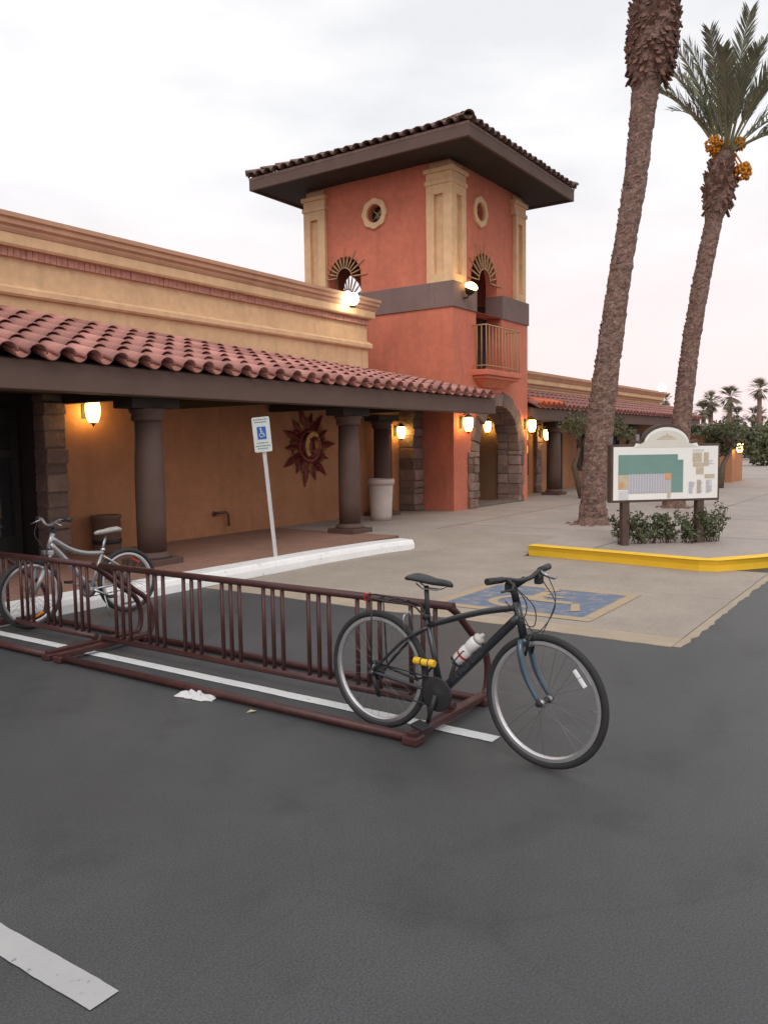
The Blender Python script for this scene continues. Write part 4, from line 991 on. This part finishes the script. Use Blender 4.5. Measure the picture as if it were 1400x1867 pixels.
# ------------------------------------------------------------------ bike racks
def curve(pts, n=8):
    P = [Vector(p) for p in pts]; out = []
    Q = [P[0]*2-P[1]]+P+[P[-1]*2-P[-2]]
    for i in range(1,len(Q)-2):
        for k in range(n):
            t = k/n; a,b,c,d = Q[i-1],Q[i],Q[i+1],Q[i+2]
            out.append(.5*((2*b)+(c-a)*t+(2*a-5*b+4*c-d)*t*t+(3*b-a-3*c+d)*t**3))
    out.append(P[-1]); return out

def rack(label, y0, y1, centres):
    t = thing('bike_rack', label, 'bike rack', (4.13,(y0+y1)/2,0), 'maroon bike racks')
    for x,nm in ((3.72,'floor_rail'),(4.54,'floor_rail')): MB().tube([(x,y0,.032),(x,y1,.032)], .027, 10).build(nm, M_rack, t)
    for y in (y0+.03,y1-.03):
        MB().box((3.69,y-.028,.03),(4.57,y+.028,.075)).build('cross_bar', M_rack, t, bevel=.008)
        for x in (3.72,4.54): MB().box((x-.05,y-.05,.0),(x+.05,y+.05,.05)).build('foot', M_rack, t, bevel=.01)
        pts = curve([(4.13,y,.70),(4.22,y,.645),(4.42,y,.475),(4.54,y,.385),(4.60,y,.29),(4.615,y,.2),(4.6,y,.1),(4.56,y,.045)],4)
        MB().tube(pts, .023, 10).build('end_brace', M_rack, t)
    MB().tube([(4.13,y0,.705),(4.13,y1,.705)], .025, 12).build('top_rail', M_rack, t)
    MB().tube([(4.13,y0,.105),(4.13,y1,.105)], .025, 12).build('lower_rail', M_rack, t)
    for c in centres:
        for d in (-.087,0,.087): MB().tube([(4.13,c+d,.1),(4.13,c+d,.7)], .0148, 8).build('bar', M_rack, t)
rack('long maroon bike rack holding the dark bicycle', 2.36, 5.68, [2.575+.405*k for k in range(8)])
rack('short maroon bike rack at the kerb holding the silver bicycle', 5.77, 7.24, [5.95+.398*k for k in range(4)])

# ------------------------------------------------------------------ bicycles
M_tyre = mat('tyre_rubber', (.028,.028,.03), .75, .2, 20, .3, 120)
M_rim = mat('brushed_rim', (.62,.62,.63), .32, .06, 10, metal=.85)
M_spk = mat('spoke_steel', (.2,.2,.21), .4, .05, 10, metal=.7)
M_fblk = mat('satin_black_frame', (.02,.024,.03), .3, .1, 5, coat=.5)
M_fblu = mat('slate_blue_fork', (.06,.095,.125), .28, .1, 5, metal=.3, coat=.5)
M_bplast = mat('black_plastic', (.022,.022,.024), .5, .15, 15)
M_sadd = mat('saddle_vinyl', (.035,.037,.04), .5, .15, 15, .1, 60)
M_steel = mat('dull_steel', (.35,.35,.36), .35, .1, 15, metal=.9)
M_silv = mat('silver_frame_paint', (.36,.36,.37), .3, .08, 6, metal=.5, coat=.3)
M_greys = mat('grey_saddle', (.33,.32,.3), .55, .15, 12)
M_refl = mat('clear_reflector', (.8,.82,.82), .2, .1, 60)
M_reflo = mat('orange_reflector', (.75,.22,.02), .3, .1, 60)
M_reflr = mat('red_reflector', (.4,.03,.02), .3, .1, 60)
def wheel(root, name, hub, R, tr, axis_M, nsp, refl, cassette=False, spk=.0013, tread=False):
    """hub in bike space, axis_M rotates wheel plane (wheel built in x-z plane)"""
    M = T(*hub)@axis_M@Matrix.Rotation(rad(90),4,'X')
    w = MB().lathe([(.012,-.055),(.022,-.045),(.022,-.035),(.014,-.03),(.014,.03),(.022,.035),(.022,.045),(.012,.055)], 14, M).build(name, M_steel if not cassette else M_bplast, root)
    MB().torus(R-tr, tr, M, 64, 10).build('tyre', M_tyre, w)
    rr = R-2*tr-.004
    mb = MB(); prof = [(rr+.006,-.011),(rr-.012,-.0115),(rr-.02,-.006),(rr-.02,.006),(rr-.012,.0115),(rr+.006,.011)]
    mb.lathe(prof, 64, M, sm=False, caps=False); mb.build('rim', M_rim, w, fixn=False)
    sp = MB()
    for k in range(nsp):
        a = 2*math.pi*k/nsp; s = 1 if k%2 else -1; b = a+(.9 if (k//2)%2 else -.9)
        p = Vector((.02*math.cos(b),.02*math.sin(b),s*.04)); q = Vector(((rr-.016)*math.cos(a),(rr-.016)*math.sin(a),s*.003))
        sp.tube([M@p,M@q], spk, 4, False)
    sp.build('spokes', M_spk, w)
    for ang,mm in refl:
        a = rad(ang); r0 = rr*.8
        rm = M@Matrix.Rotation(a,4,'Z')@T(r0,0,0)
        MB().box((-.011,-.05,-.006),(.011,.05,.006), rm).build('spoke_reflector', mm, w, bevel=.004)
    MB().tube([M@Vector((rr-.06,.0,0)),M@Vector((rr,.0,0))], .003, 5).build('valve', M_steel, w)
    return w
def bicycle_dark():
    t = thing('bicycle', 'black and slate blue flat bar bicycle with white bottle parked in rack', 'bicycle', local=True)
    R = .347; W = 1.06; rh = Vector((0,0,R)); fh = Vector((W,0,R)); BB = Vector((.435,0,.285))
    st = Vector((.335,0,.70)); sclu = Vector((.348,0,.64)); ht1 = Vector((.888,0,.87)); ht0 = Vector((.935,0,.675)); post = Vector((.335,0,.872))
    ax = (ht1-ht0).normalized(); STE = rad(-3)
    SM = T(*ht0)@Matrix.Rotation(STE,4,ax)@T(*(-ht0))
    S = lambda p: SM@Vector(p)
    wheel(t, 'rear_wheel', rh, R, .019, Matrix(), 28, [], True, .0011)
    wheel(t, 'front_wheel', S(fh), R, .019, SM.to_3x3().to_4x4(), 28, [(38,M_refl)], False, .0011)
    MB().tube(curve([(.915,0,.77),(.68,0,.535),(BB.x+.01,0,BB.z+.012)],6), [.024]*6+[.027]*6+[.027], 14).build('down_tube', M_fblk, t)
    MB().tube(curve([(.902,0,.812),(.66,0,.755),(sclu.x,0,sclu.z+.01)],6), .017, 12).build('top_tube', M_fblk, t)
    MB().tube([BB,st], .0165, 12).build('seat_tube', M_fblk, t)
    MB().tube([ht0-ax*.015,ht1-ax*.03], .022, 14).build('head_tube', M_fblk, t)
    for s in (-1,1):
        MB().tube(curve([(sclu.x,s*.014,sclu.z),(.2,s*.045,.545),(0,s*.068,R)],5), .0085, 8).build('seat_stay', M_fblk, t)
        MB().tube(curve([(BB.x,s*.025,BB.z),(.25,s*.05,.31),(0,s*.068,R)],5), .0105, 8).build('chain_stay', M_fblk, t)
    MB().lathe([(.024,-.04),(.024,.04)], 14, T(*BB)@Matrix.Rotation(rad(90),4,'X')).build('bottom_bracket', M_fblk, t)
    MB().tube([st-(st-BB).normalized()*.05, post], .0136, 12).build('seat_post', M_bplast, t)
    MB().lathe([(.021,-.018),(.021,.018)], 14, T(*st)@Matrix.Rotation(rad(17),4,'Y')).build('seat_clamp', M_bplast, t)
    # saddle: lofted sections, nose forward
    sec = [(-.135,.07,.03,.012),(-.115,.078,.034,.016),(-.05,.066,.036,.01),(.02,.036,.036,.0),(.08,.022,.034,-.002),(.12,.017,.03,-.006),(.137,.008,.02,-.012)]
    vs = []; n = 12; c = Vector((post.x+.035,0,post.z+.03))
    for x,w,h,z in sec:
        for j in range(n):
            a = 2*math.pi*j/n; vs.append(c+Vector((x, w*math.cos(a), z+h*.5*math.sin(a)*(1 if math.sin(a) > 0 else 1.3))))
    k = len(sec); MB().add(vs, [(i*n+j,i*n+(j+1)%n,(i+1)*n+(j+1)%n,(i+1)*n+j) for i in range(k-1) for j in range(n)]+[tuple(reversed(range(n))),tuple((k-1)*n+j for j in range(n))], True).build('saddle', M_sadd, t)
    MB().tube([c+Vector((-.09,.02,-.02)),c+Vector((-.05,.02,-.045)),c+Vector((.05,.02,-.045)),c+Vector((.1,.01,-.02))], .004, 6).tube([c+Vector((-.09,-.02,-.02)),c+Vector((-.05,-.02,-.045)),c+Vector((.05,-.02,-.045)),c+Vector((.1,-.01,-.02))], .004, 6).build('saddle_rail', M_steel, t)
    # fork
    fk = MB().tube([S(ht0-ax*.02), S(ht0-ax*.05)], .026, 14).build('fork', M_fblu, t)
    for s in (-1,1):
        MB().tube([S(q) for q in curve([ht0+Vector((-.002,s*.02,-.03)), ht0+Vector((.012,s*.05,-.075)), ht0+Vector((.05,s*.056,-.2)), fh+Vector((-.004,s*.058,.01))],6)], [.018]*6+[.018]*6+[.016,.0155,.015,.014,.013,.012,.011], 12).build('fork_blade', M_fblu, fk)
    MB().lathe([(.013,-.075),(.016,-.06),(.016,.06),(.013,.075)], 10, T(*S(fh))@SM.to_3x3().to_4x4()@Matrix.Rotation(rad(90),4,'X')).build('front_axle', M_bplast, fk)
    # stem and bar
    hs = ht1+ax*.06; bc = hs+Vector((.07,0,.035))
    sm = MB().tube([S(ht1-ax*.03),S(hs+ax*.012)], .019, 12).tube([S(hs-ax*.012),S(bc)], .017, 12).build('stem', M_bplast, t)
    hb = MB().tube([S(q) for q in curve([bc+Vector((-.03,-.30,.025)),bc+Vector((-.012,-.16,.018)),bc+Vector((0,-.06,0)),bc+Vector((0,.06,0)),bc+Vector((-.012,.16,.018)),bc+Vector((-.03,.30,.025))],6)], .0125, 10).build('handlebar', M_bplast, t)
    for s in (-1,1):
        MB().tube([S(bc+Vector((-.018,s*.185,.02))),S(bc+Vector((-.03,s*.305,.025)))], [.0165,.0175], 12).build('grip', M_bplast, hb)
        MB().tube([S(q) for q in (bc+Vector((.0,s*.165,.015)),bc+Vector((.04,s*.175,-.005)),bc+Vector((.055,s*.21,-.02)),bc+Vector((.035,s*.28,-.022)))], [.012,.009,.006,.005], 8).build('brake_lever', M_bplast if s < 0 else M_steel, hb)
        MB().box((-.02,-.022,-.045),(.02,.022,.005), T(*S(bc+Vector((.0,s*.145,.0))))).build('shifter', M_bplast, hb, bevel=.008)
    cb = MB()
    cb.tube([S(q) for q in curve([bc+Vector((.04,.17,0)),bc+Vector((.10,.14,-.12)),bc+Vector((.08,.05,-.27)),ht0+Vector((.09,.0,-.0))],6)], .0028, 5)
    cb.tube([S(q) for q in curve([bc+Vector((.03,.13,-.02)),bc+Vector((.12,.1,-.14)),bc+Vector((.05,.03,-.28)),ht0+Vector((-.02,.02,.1))],6)], .0028, 5)
    cb.tube([S(q) for q in curve([bc+Vector((.03,-.14,-.02)),bc+Vector((.1,-.08,-.12)),bc+Vector((.05,-.0,-.24)),ht0+Vector((-.03,-.02,.08))],6)], .0028, 5)
    cb.tube([S(q) for q in curve([bc+Vector((.04,-.17,0)),bc+Vector((.08,-.12,-.1)),bc+Vector((.0,-.03,-.2)),Vector((.84,-.018,.84))],6)], .0028, 5)
    cb.build('cable', M_bplast, t)
    # brakes
    for s in (-1,1):
        MB().tube([S(ht0+Vector((.03,s*.034,-.1))),S(ht0+Vector((.052,s*.035,-.02))),S(ht0+Vector((.06,s*.02,.015)))], .007, 6).build('brake_arm', M_bplast, fk)
        MB().tube([(.215,s*.035,.60),(.20,s*.034,.68),(.205,s*.018,.71)], .007, 6).build('brake_arm', M_steel, t)
    # drive train
    Mb = T(*BB)@Matrix.Rotation(rad(90),4,'X')
    ck = MB().lathe([(.088,.044),(.096,.046),(.098,.05),(.09,.053),(.06,.05),(.03,.06),(.005,.062)], 36, Mb).build('chainring', M_bplast, t)
    MB().lathe([(.075,.03),(.083,.032),(.083,.036),(.075,.038)], 36, Mb).build('inner_ring', M_steel, ck)
    for s,a in ((-1,rad(-105)),(1,rad(75))):
        e = BB+Vector((math.cos(a)*.17, s*.075, math.sin(a)*.17)); q = BB+Vector((0,s*.062,0))
        MB().tube([q,e], [.016,.011], 8).build('crank_arm', M_bplast, ck)
        MB().box((-.045,-.045,-.011),(.045,.045,.011), T(e.x,e.y+s*.06,e.z)@Matrix.Rotation(rad(12),4,'Y')).build('pedal', M_bplast, ck, bevel=.006)
    for r,d in ((.05,-.03),(.042,-.034),(.034,-.038),(.027,-.042)): pass
    cs = MB()
    for r,d in ((.058,.022),(.052,.026),(.045,.03),(.038,.034),(.031,.038)): cs.lathe([(.012,d-.001),(r,d-.001),(r,d+.001),(.012,d+.001)], 24, T(*rh)@Matrix.Rotation(rad(90),4,'X'))
    cs.build('cassette', M_bplast, t)
    ch = MB().tube([(0,-.034,R+.045),(BB.x,-.036,BB.z+.08)], .0045, 5).tube([(.02,-.034,R-.115),(BB.x,-.036,BB.z-.08)], .0045, 5); ch.build('chain', M_bplast, t)
    MB().tube([(0,-.055,R-.02),(.015,-.06,R-.07),(.03,-.05,R-.14)], [.014,.012,.01], 8).lathe([(.022,-.006),(.022,.006)], 12, T(.03,-.04,R-.13)@Matrix.Rotation(rad(90),4,'X')).build('derailleur', M_bplast, t)
    MB().lathe([(.008,-.085),(.012,-.08),(.012,.08),(.008,.085)], 10, T(*rh)@Matrix.Rotation(rad(90),4,'X')).tube([(0,-.085,R),(.03,-.09,R+.05)], .004, 6).build('rear_axle', M_steel, t)
    # rear carrier
    cr = MB()
    for s in (-1,1): cr.tube(curve([(-.06,s*.05,.775),(.1,s*.055,.765),(.26,s*.03,.755),(.305,s*.015,.72)],5), .0055, 6); cr.tube([(-.01,s*.055,.77),(0,s*.075,R+.02)], .0045, 6)
    cr.tube([(-.06,-.05,.775),(-.075,0,.782),(-.06,.05,.775)], .0055, 6)
    for x in (.0,.09,.18): cr.tube([(x,-.054,.768),(x,.054,.768)], .004, 6)
    cr.build('rear_carrier', M_bplast, t)
    MB().box((-.09,-.03,.745),(-.078,.03,.79)).build('rear_reflector', M_reflr, t, bevel=.004)
    # kick stand, bottle cage
    MB().tube([(.3,.04,.3),(.28,.09,.17),(.25,.15,.015)], [.01,.009,.008], 8).build('kick_stand', M_steel, t)
    dtd = (Vector((.915,0,.77))-BB).normalized(); nn = Vector((-dtd.z,0,dtd.x)); cbs = BB+dtd*.2+nn*.03
    cg = MB()
    for s in (-1,1): cg.tube([cbs+nn*.0,cbs+nn*.035+Vector((0,s*.04,0)),cbs+dtd*.1+nn*.04+Vector((0,s*.04,0)),cbs+dtd*.13+nn*.0], .003, 6)
    cg.tube([cbs-dtd*.01-nn*.005,cbs+dtd*.14-nn*.005], .006, 6); cg.tube([cbs-dtd*.012,cbs-dtd*.012+nn*.06], .003, 6)
    cg.build('bottle_cage', M_bplast, t)
    # pale lettering strokes along the down tube (illegible in the photograph)
    dl = MB(); a0 = BB+dtd*.16
    for k in range(7):
        q = a0+dtd*(.034*k)+nn*0; mk_ = Matrix(((dtd.x,0,nn.x,q.x),(0,1,0,-.0268),(dtd.z,0,nn.z,q.z),(0,0,0,1)))
        dl.box((0,-.0012,-.012),(.006,.0012,.012),mk_); dl.box((.006,-.0012,.007 if k%2 else -.011),(.02,.0012,.011 if k%2 else -.007),mk_)
        if k%3: dl.box((.02,-.0012,-.012),(.025,.0012,.012),mk_)
    dl.build('lettering', mat('frame_lettering', (.05,.054,.062), .5, .05), t)
    return t, BB, dtd, nn
bk, BB, dtd, nn = bicycle_dark()
head = math.atan2(-1.0, -.045); LEAN = rad(-.6)
BKM = T(3.835,2.698,0)@Rz(head)@Matrix.Rotation(LEAN,4,'X')
bk.matrix_world = BKM@T(0,0,.004)
# bottle in the cage
M_btl = mat('white_bottle', (.72,.70,.69), .4, .04, 6)
M_bred = mat('bottle_red_print', (.5,.05,.05), .5, .05)
bt = thing('water_bottle', 'white squeeze bottle with red print in the dark bicycle cage', 'bottle', local=True)
z_ = dtd; y_ = Vector((0,1,0)); x_ = y_.cross(z_)
bp = BB+dtd*.215+nn*.067
bt.matrix_world = BKM@Matrix(((x_.x,y_.x,z_.x,bp.x),(x_.y,y_.y,z_.y,bp.y),(x_.z,y_.z,z_.z,bp.z),(0,0,0,1)))
MB().lathe([(.03,0),(.036,.008),(.0365,.09),(.033,.1),(.033,.112),(.0365,.122),(.0365,.165),(.03,.18)], 20).build('bottle_body', M_btl, bt)
MB().lathe([(.032,.18),(.032,.198),(.02,.208),(.011,.212),(.011,.228),(.004,.231)], 18).build('bottle_cap', mat('clear_cap', (.5,.48,.46), .3), bt)
MB().lathe([(.0368,.045),(.0368,.06)], 20, caps=False).build('printed_band', M_bred, bt)
# yellow lock across the wheel
M_lock = mat('yellow_lock', (.78,.48,.03), .45, .1, 20); 
lk = thing('bike_lock', 'yellow tubular bike lock beside seat tube of the dark bicycle', 'lock', local=True)
lk.matrix_world = BKM@T(.35,-.045,.455)@Matrix.Rotation(rad(90),4,'Y')
MB().lathe([(.018,-.068),(.021,-.062),(.021,.062),(.018,.068)], 16).build('lock_barrel', M_lock, lk)
MB().lathe([(.0215,-.02),(.0215,-.012)], 16, caps=False).lathe([(.0215,.03),(.0215,.036)], 16, caps=False).box((-.0218,-.006,-.01),(-.0208,.006,.028)).build('lock_print', M_bplast, lk)
MB().tube(curve([(0,.0,.06),(.01,.05,.055),(.05,.07,.0),(.1,.06,-.04),(.1,.0,-.05),(.05,-.02,-.055),(0,0,-.06)],5), .006, 8).build('lock_cable', M_bplast, lk)

def bicycle_silver():
    t = thing('bicycle', 'silver bicycle with grey saddle parked in rack near the doorway', 'bicycle', local=True)
    R = .325; W = 1.0; rh = Vector((0,0,R)); fh = Vector((W,0,R)); BB = Vector((.40,0,.285))
    st = Vector((.245,0,.66)); ht1 = Vector((.745,0,.86)); ht0 = Vector((.79,0,.735)); post = Vector((.205,0,.80))
    ax = (ht1-ht0).normalized(); SM = T(*ht0)@Matrix.Rotation(rad(6),4,ax)@T(*(-ht0)); S = lambda p: SM@Vector(p)
    wheel(t, 'rear_wheel', rh, R, .024, Matrix(), 28, [(120,M_reflr)], True, .0014)
    wheel(t, 'front_wheel', S(fh), R, .024, SM.to_3x3().to_4x4(), 28, [(-110,M_reflo)], False, .0014)
    MB().tube(curve([(.775,0,.77),(.6,0,.56),(BB.x,0,BB.z)],5), .026, 12).build('down_tube', M_silv, t)
    MB().tube(curve([(.755,0,.82),(.58,0,.70),(.42,0,.645),(st.x,0,st.z-.03)],5), .021, 12).build('top_tube', M_silv, t)
    MB().tube([BB,st], .017, 12).build('seat_tube', M_silv, t)
    MB().tube([ht0-ax*.01,ht1+ax*.005], .023, 12).build('head_tube', M_silv, t)
    for s in (-1,1):
        MB().tube([(st.x+.01,s*.016,st.z-.06),(.12,s*.05,.5),(0,s*.068,R)], .009, 8).build('seat_stay', M_silv, t)
        MB().tube([(BB.x,s*.025,BB.z),(.2,s*.055,.3),(0,s*.068,R)], .011, 8).build('chain_stay', M_silv, t)
    MB().lathe([(.024,-.04),(.024,.04)], 12, T(*BB)@Matrix.Rotation(rad(90),4,'X')).build('bottom_bracket', M_silv, t)
    MB().tube([st-Vector((-.02,0,.05)),post], .0136, 10).build('seat_post', M_steel, t)
    MB().lathe([(.022,-.016),(.022,.016)], 12, T(*st)@Matrix.Rotation(rad(20),4,'Y')).build('seat_clamp', M_rim, t)
    sec = [(-.13,.075,.05,.01),(-.11,.088,.055,.015),(-.04,.075,.055,.01),(.03,.045,.05,.0),(.09,.028,.045,-.002),(.125,.018,.03,-.008)]
    vs = []; n = 12; c = Vector((post.x-.01,0,post.z+.035))
    for x,w,h,z in sec:
        for j in range(n): a = 2*math.pi*j/n; vs.append(c+Vector((x,w*math.cos(a),z+h*.5*math.sin(a))))
    k = len(sec); MB().add(vs, [(i*n+j,i*n+(j+1)%n,(i+1)*n+(j+1)%n,(i+1)*n+j) for i in range(k-1) for j in range(n)]+[tuple(reversed(range(n))),tuple((k-1)*n+j for j in range(n))], True).build('saddle', M_greys, t)
    fk = MB().box((-.03,-.075,-.03),(.03,.075,.02), T(*S(ht0-ax*.045))).build('fork', M_silv, t, bevel=.012)
    for s in (-1,1):
        a0 = ht0-ax*.05+Vector((0,s*.062,0)); e = fh+Vector((0,s*.062,0))
        MB().tube([S(a0),S(a0.lerp(e,.45))], .014, 10).tube([S(a0.lerp(e,.42)),S(e)], [.022,.018], 12).build('fork_leg', M_silv, fk)
        MB().tube([S(ht0+Vector((.05,s*.04,-.13))),S(ht0+Vector((.05,s*.045,-.02)))], .008, 6).build('brake_arm', M_bplast, fk)
    hs = ht1+ax*.05; bc = hs+Vector((.05,0,.045))
    MB().tube([S(ht1-ax*.01),S(hs+ax*.02)], .018, 10).tube([S(hs),S(bc)], .018, 10).build('stem', M_bplast, t)
    hb = MB().tube([S(q) for q in curve([bc+Vector((-.05,-.29,.05)),bc+Vector((-.02,-.15,.045)),bc+Vector((0,-.05,0)),bc+Vector((0,.05,0)),bc+Vector((-.02,.15,.045)),bc+Vector((-.05,.29,.05))],5)], .0125, 10).build('handlebar', M_silv, t)
    for s in (-1,1):
        MB().tube([S(bc+Vector((-.03,s*.17,.047))),S(bc+Vector((-.052,s*.295,.05)))], .0175, 10).build('grip', M_bplast, hb)
        MB().tube([S(bc+Vector((-.01,s*.15,.04))),S(bc+Vector((.04,s*.17,.02))),S(bc+Vector((.03,s*.26,.0)))], [.01,.007,.005], 6).build('brake_lever', M_steel, hb)
    cb = MB()
    for s in (-1,1): cb.tube([S(q) for q in curve([bc+Vector((.03,s*.15,.02)),bc+Vector((.1,s*.08,-.1)),bc+Vector((.05,s*.0,-.22)),ht0+Vector((.03,0,-.03))],5)], .003, 5)
    cb.build('cable', M_bplast, t)
    ck = MB().lathe([(.06,.044),(.085,.046),(.085,.05),(.03,.052),(.005,.06)], 28, T(*BB)@Matrix.Rotation(rad(90),4,'X')).build('chainring', M_steel, t)
    for s,a in ((-1,rad(30)),(1,rad(210))):
        e = BB+Vector((math.cos(a)*.165,s*.075,math.sin(a)*.165))
        MB().tube([BB+Vector((0,s*.06,0)),e], [.015,.011], 8).build('crank_arm', M_steel, ck)
        MB().box((-.04,-.045,-.012),(.04,.045,.012), T(e.x,e.y+s*.06,e.z)).build('pedal', M_bplast, ck, bevel=.005)
    MB().tube([(0,-.034,R+.04),(BB.x,-.036,BB.z+.075)], .005, 5).tube([(0.02,-.034,R-.1),(BB.x,-.036,BB.z-.075)], .005, 5).build('chain', M_bplast, t)
    MB().tube([(0,-.05,R),(.01,-.055,R-.06),(.03,-.05,R-.13)], [.015,.012,.01], 8).build('derailleur', M_bplast, t)
    MB().tube([(.3,.04,.28),(.3,.1,.15),(.3,.15,.012)], .008, 8).build('kick_stand', M_steel, t)
    return t
bs = bicycle_silver()
bs.matrix_world = T(5.27,6.80,.004)@Rz(math.atan2(.13,-1.0))@Matrix.Rotation(rad(3),4,'X')

# ------------------------------------------------------------------ litter
M_pap = mat('crumpled_paper', (.58,.57,.57), .8, .05, 12)
mb = MB(); nx,ny = 14,8; vs = []
for j in range(ny):
    for i in range(nx):
        u,v = i/(nx-1)-.5, j/(ny-1)-.5
        x = 3.66+u*.05+v*.11+jit(.008)+.02*noise.noise(Vector((u*5,v*5,3))); y = 4.07-u*.3+v*.05+jit(.008)
        e_ = max(0,1-(2*abs(u))**3)*max(0,1-(2*abs(v))**3); z = .005+.05*e_*abs(noise.noise(Vector((u*9,v*6,1.7))))+.02*e_*random.random()
        vs.append((x,y,z))
mb.add(vs, [(j*nx+i,j*nx+i+1,(j+1)*nx+i+1,(j+1)*nx+i) for j in range(ny-1) for i in range(nx-1)])
pp = mb.build('paper_scrap', M_pap, base=(3.66,4.07,0))
sol = pp.modifiers.new('thickness','SOLIDIFY'); sol.thickness = .002
tag(pp, 'crumpled white paper scrap lying on asphalt in front of the rack', 'paper')
lf = MB().add([(3.6,3.55,.005),(3.625,3.535,.02),(3.66,3.52,.006),(3.628,3.505,.014)], [(0,3,2,1)]).build('dry_leaf', mat('dry_leaf', (.42,.36,.2), .8), base=(3.63,3.53,0))
lf.modifiers.new('thickness','SOLIDIFY').thickness = .002
tag(lf, 'small dry yellowish leaf on asphalt right of the paper', 'leaf')
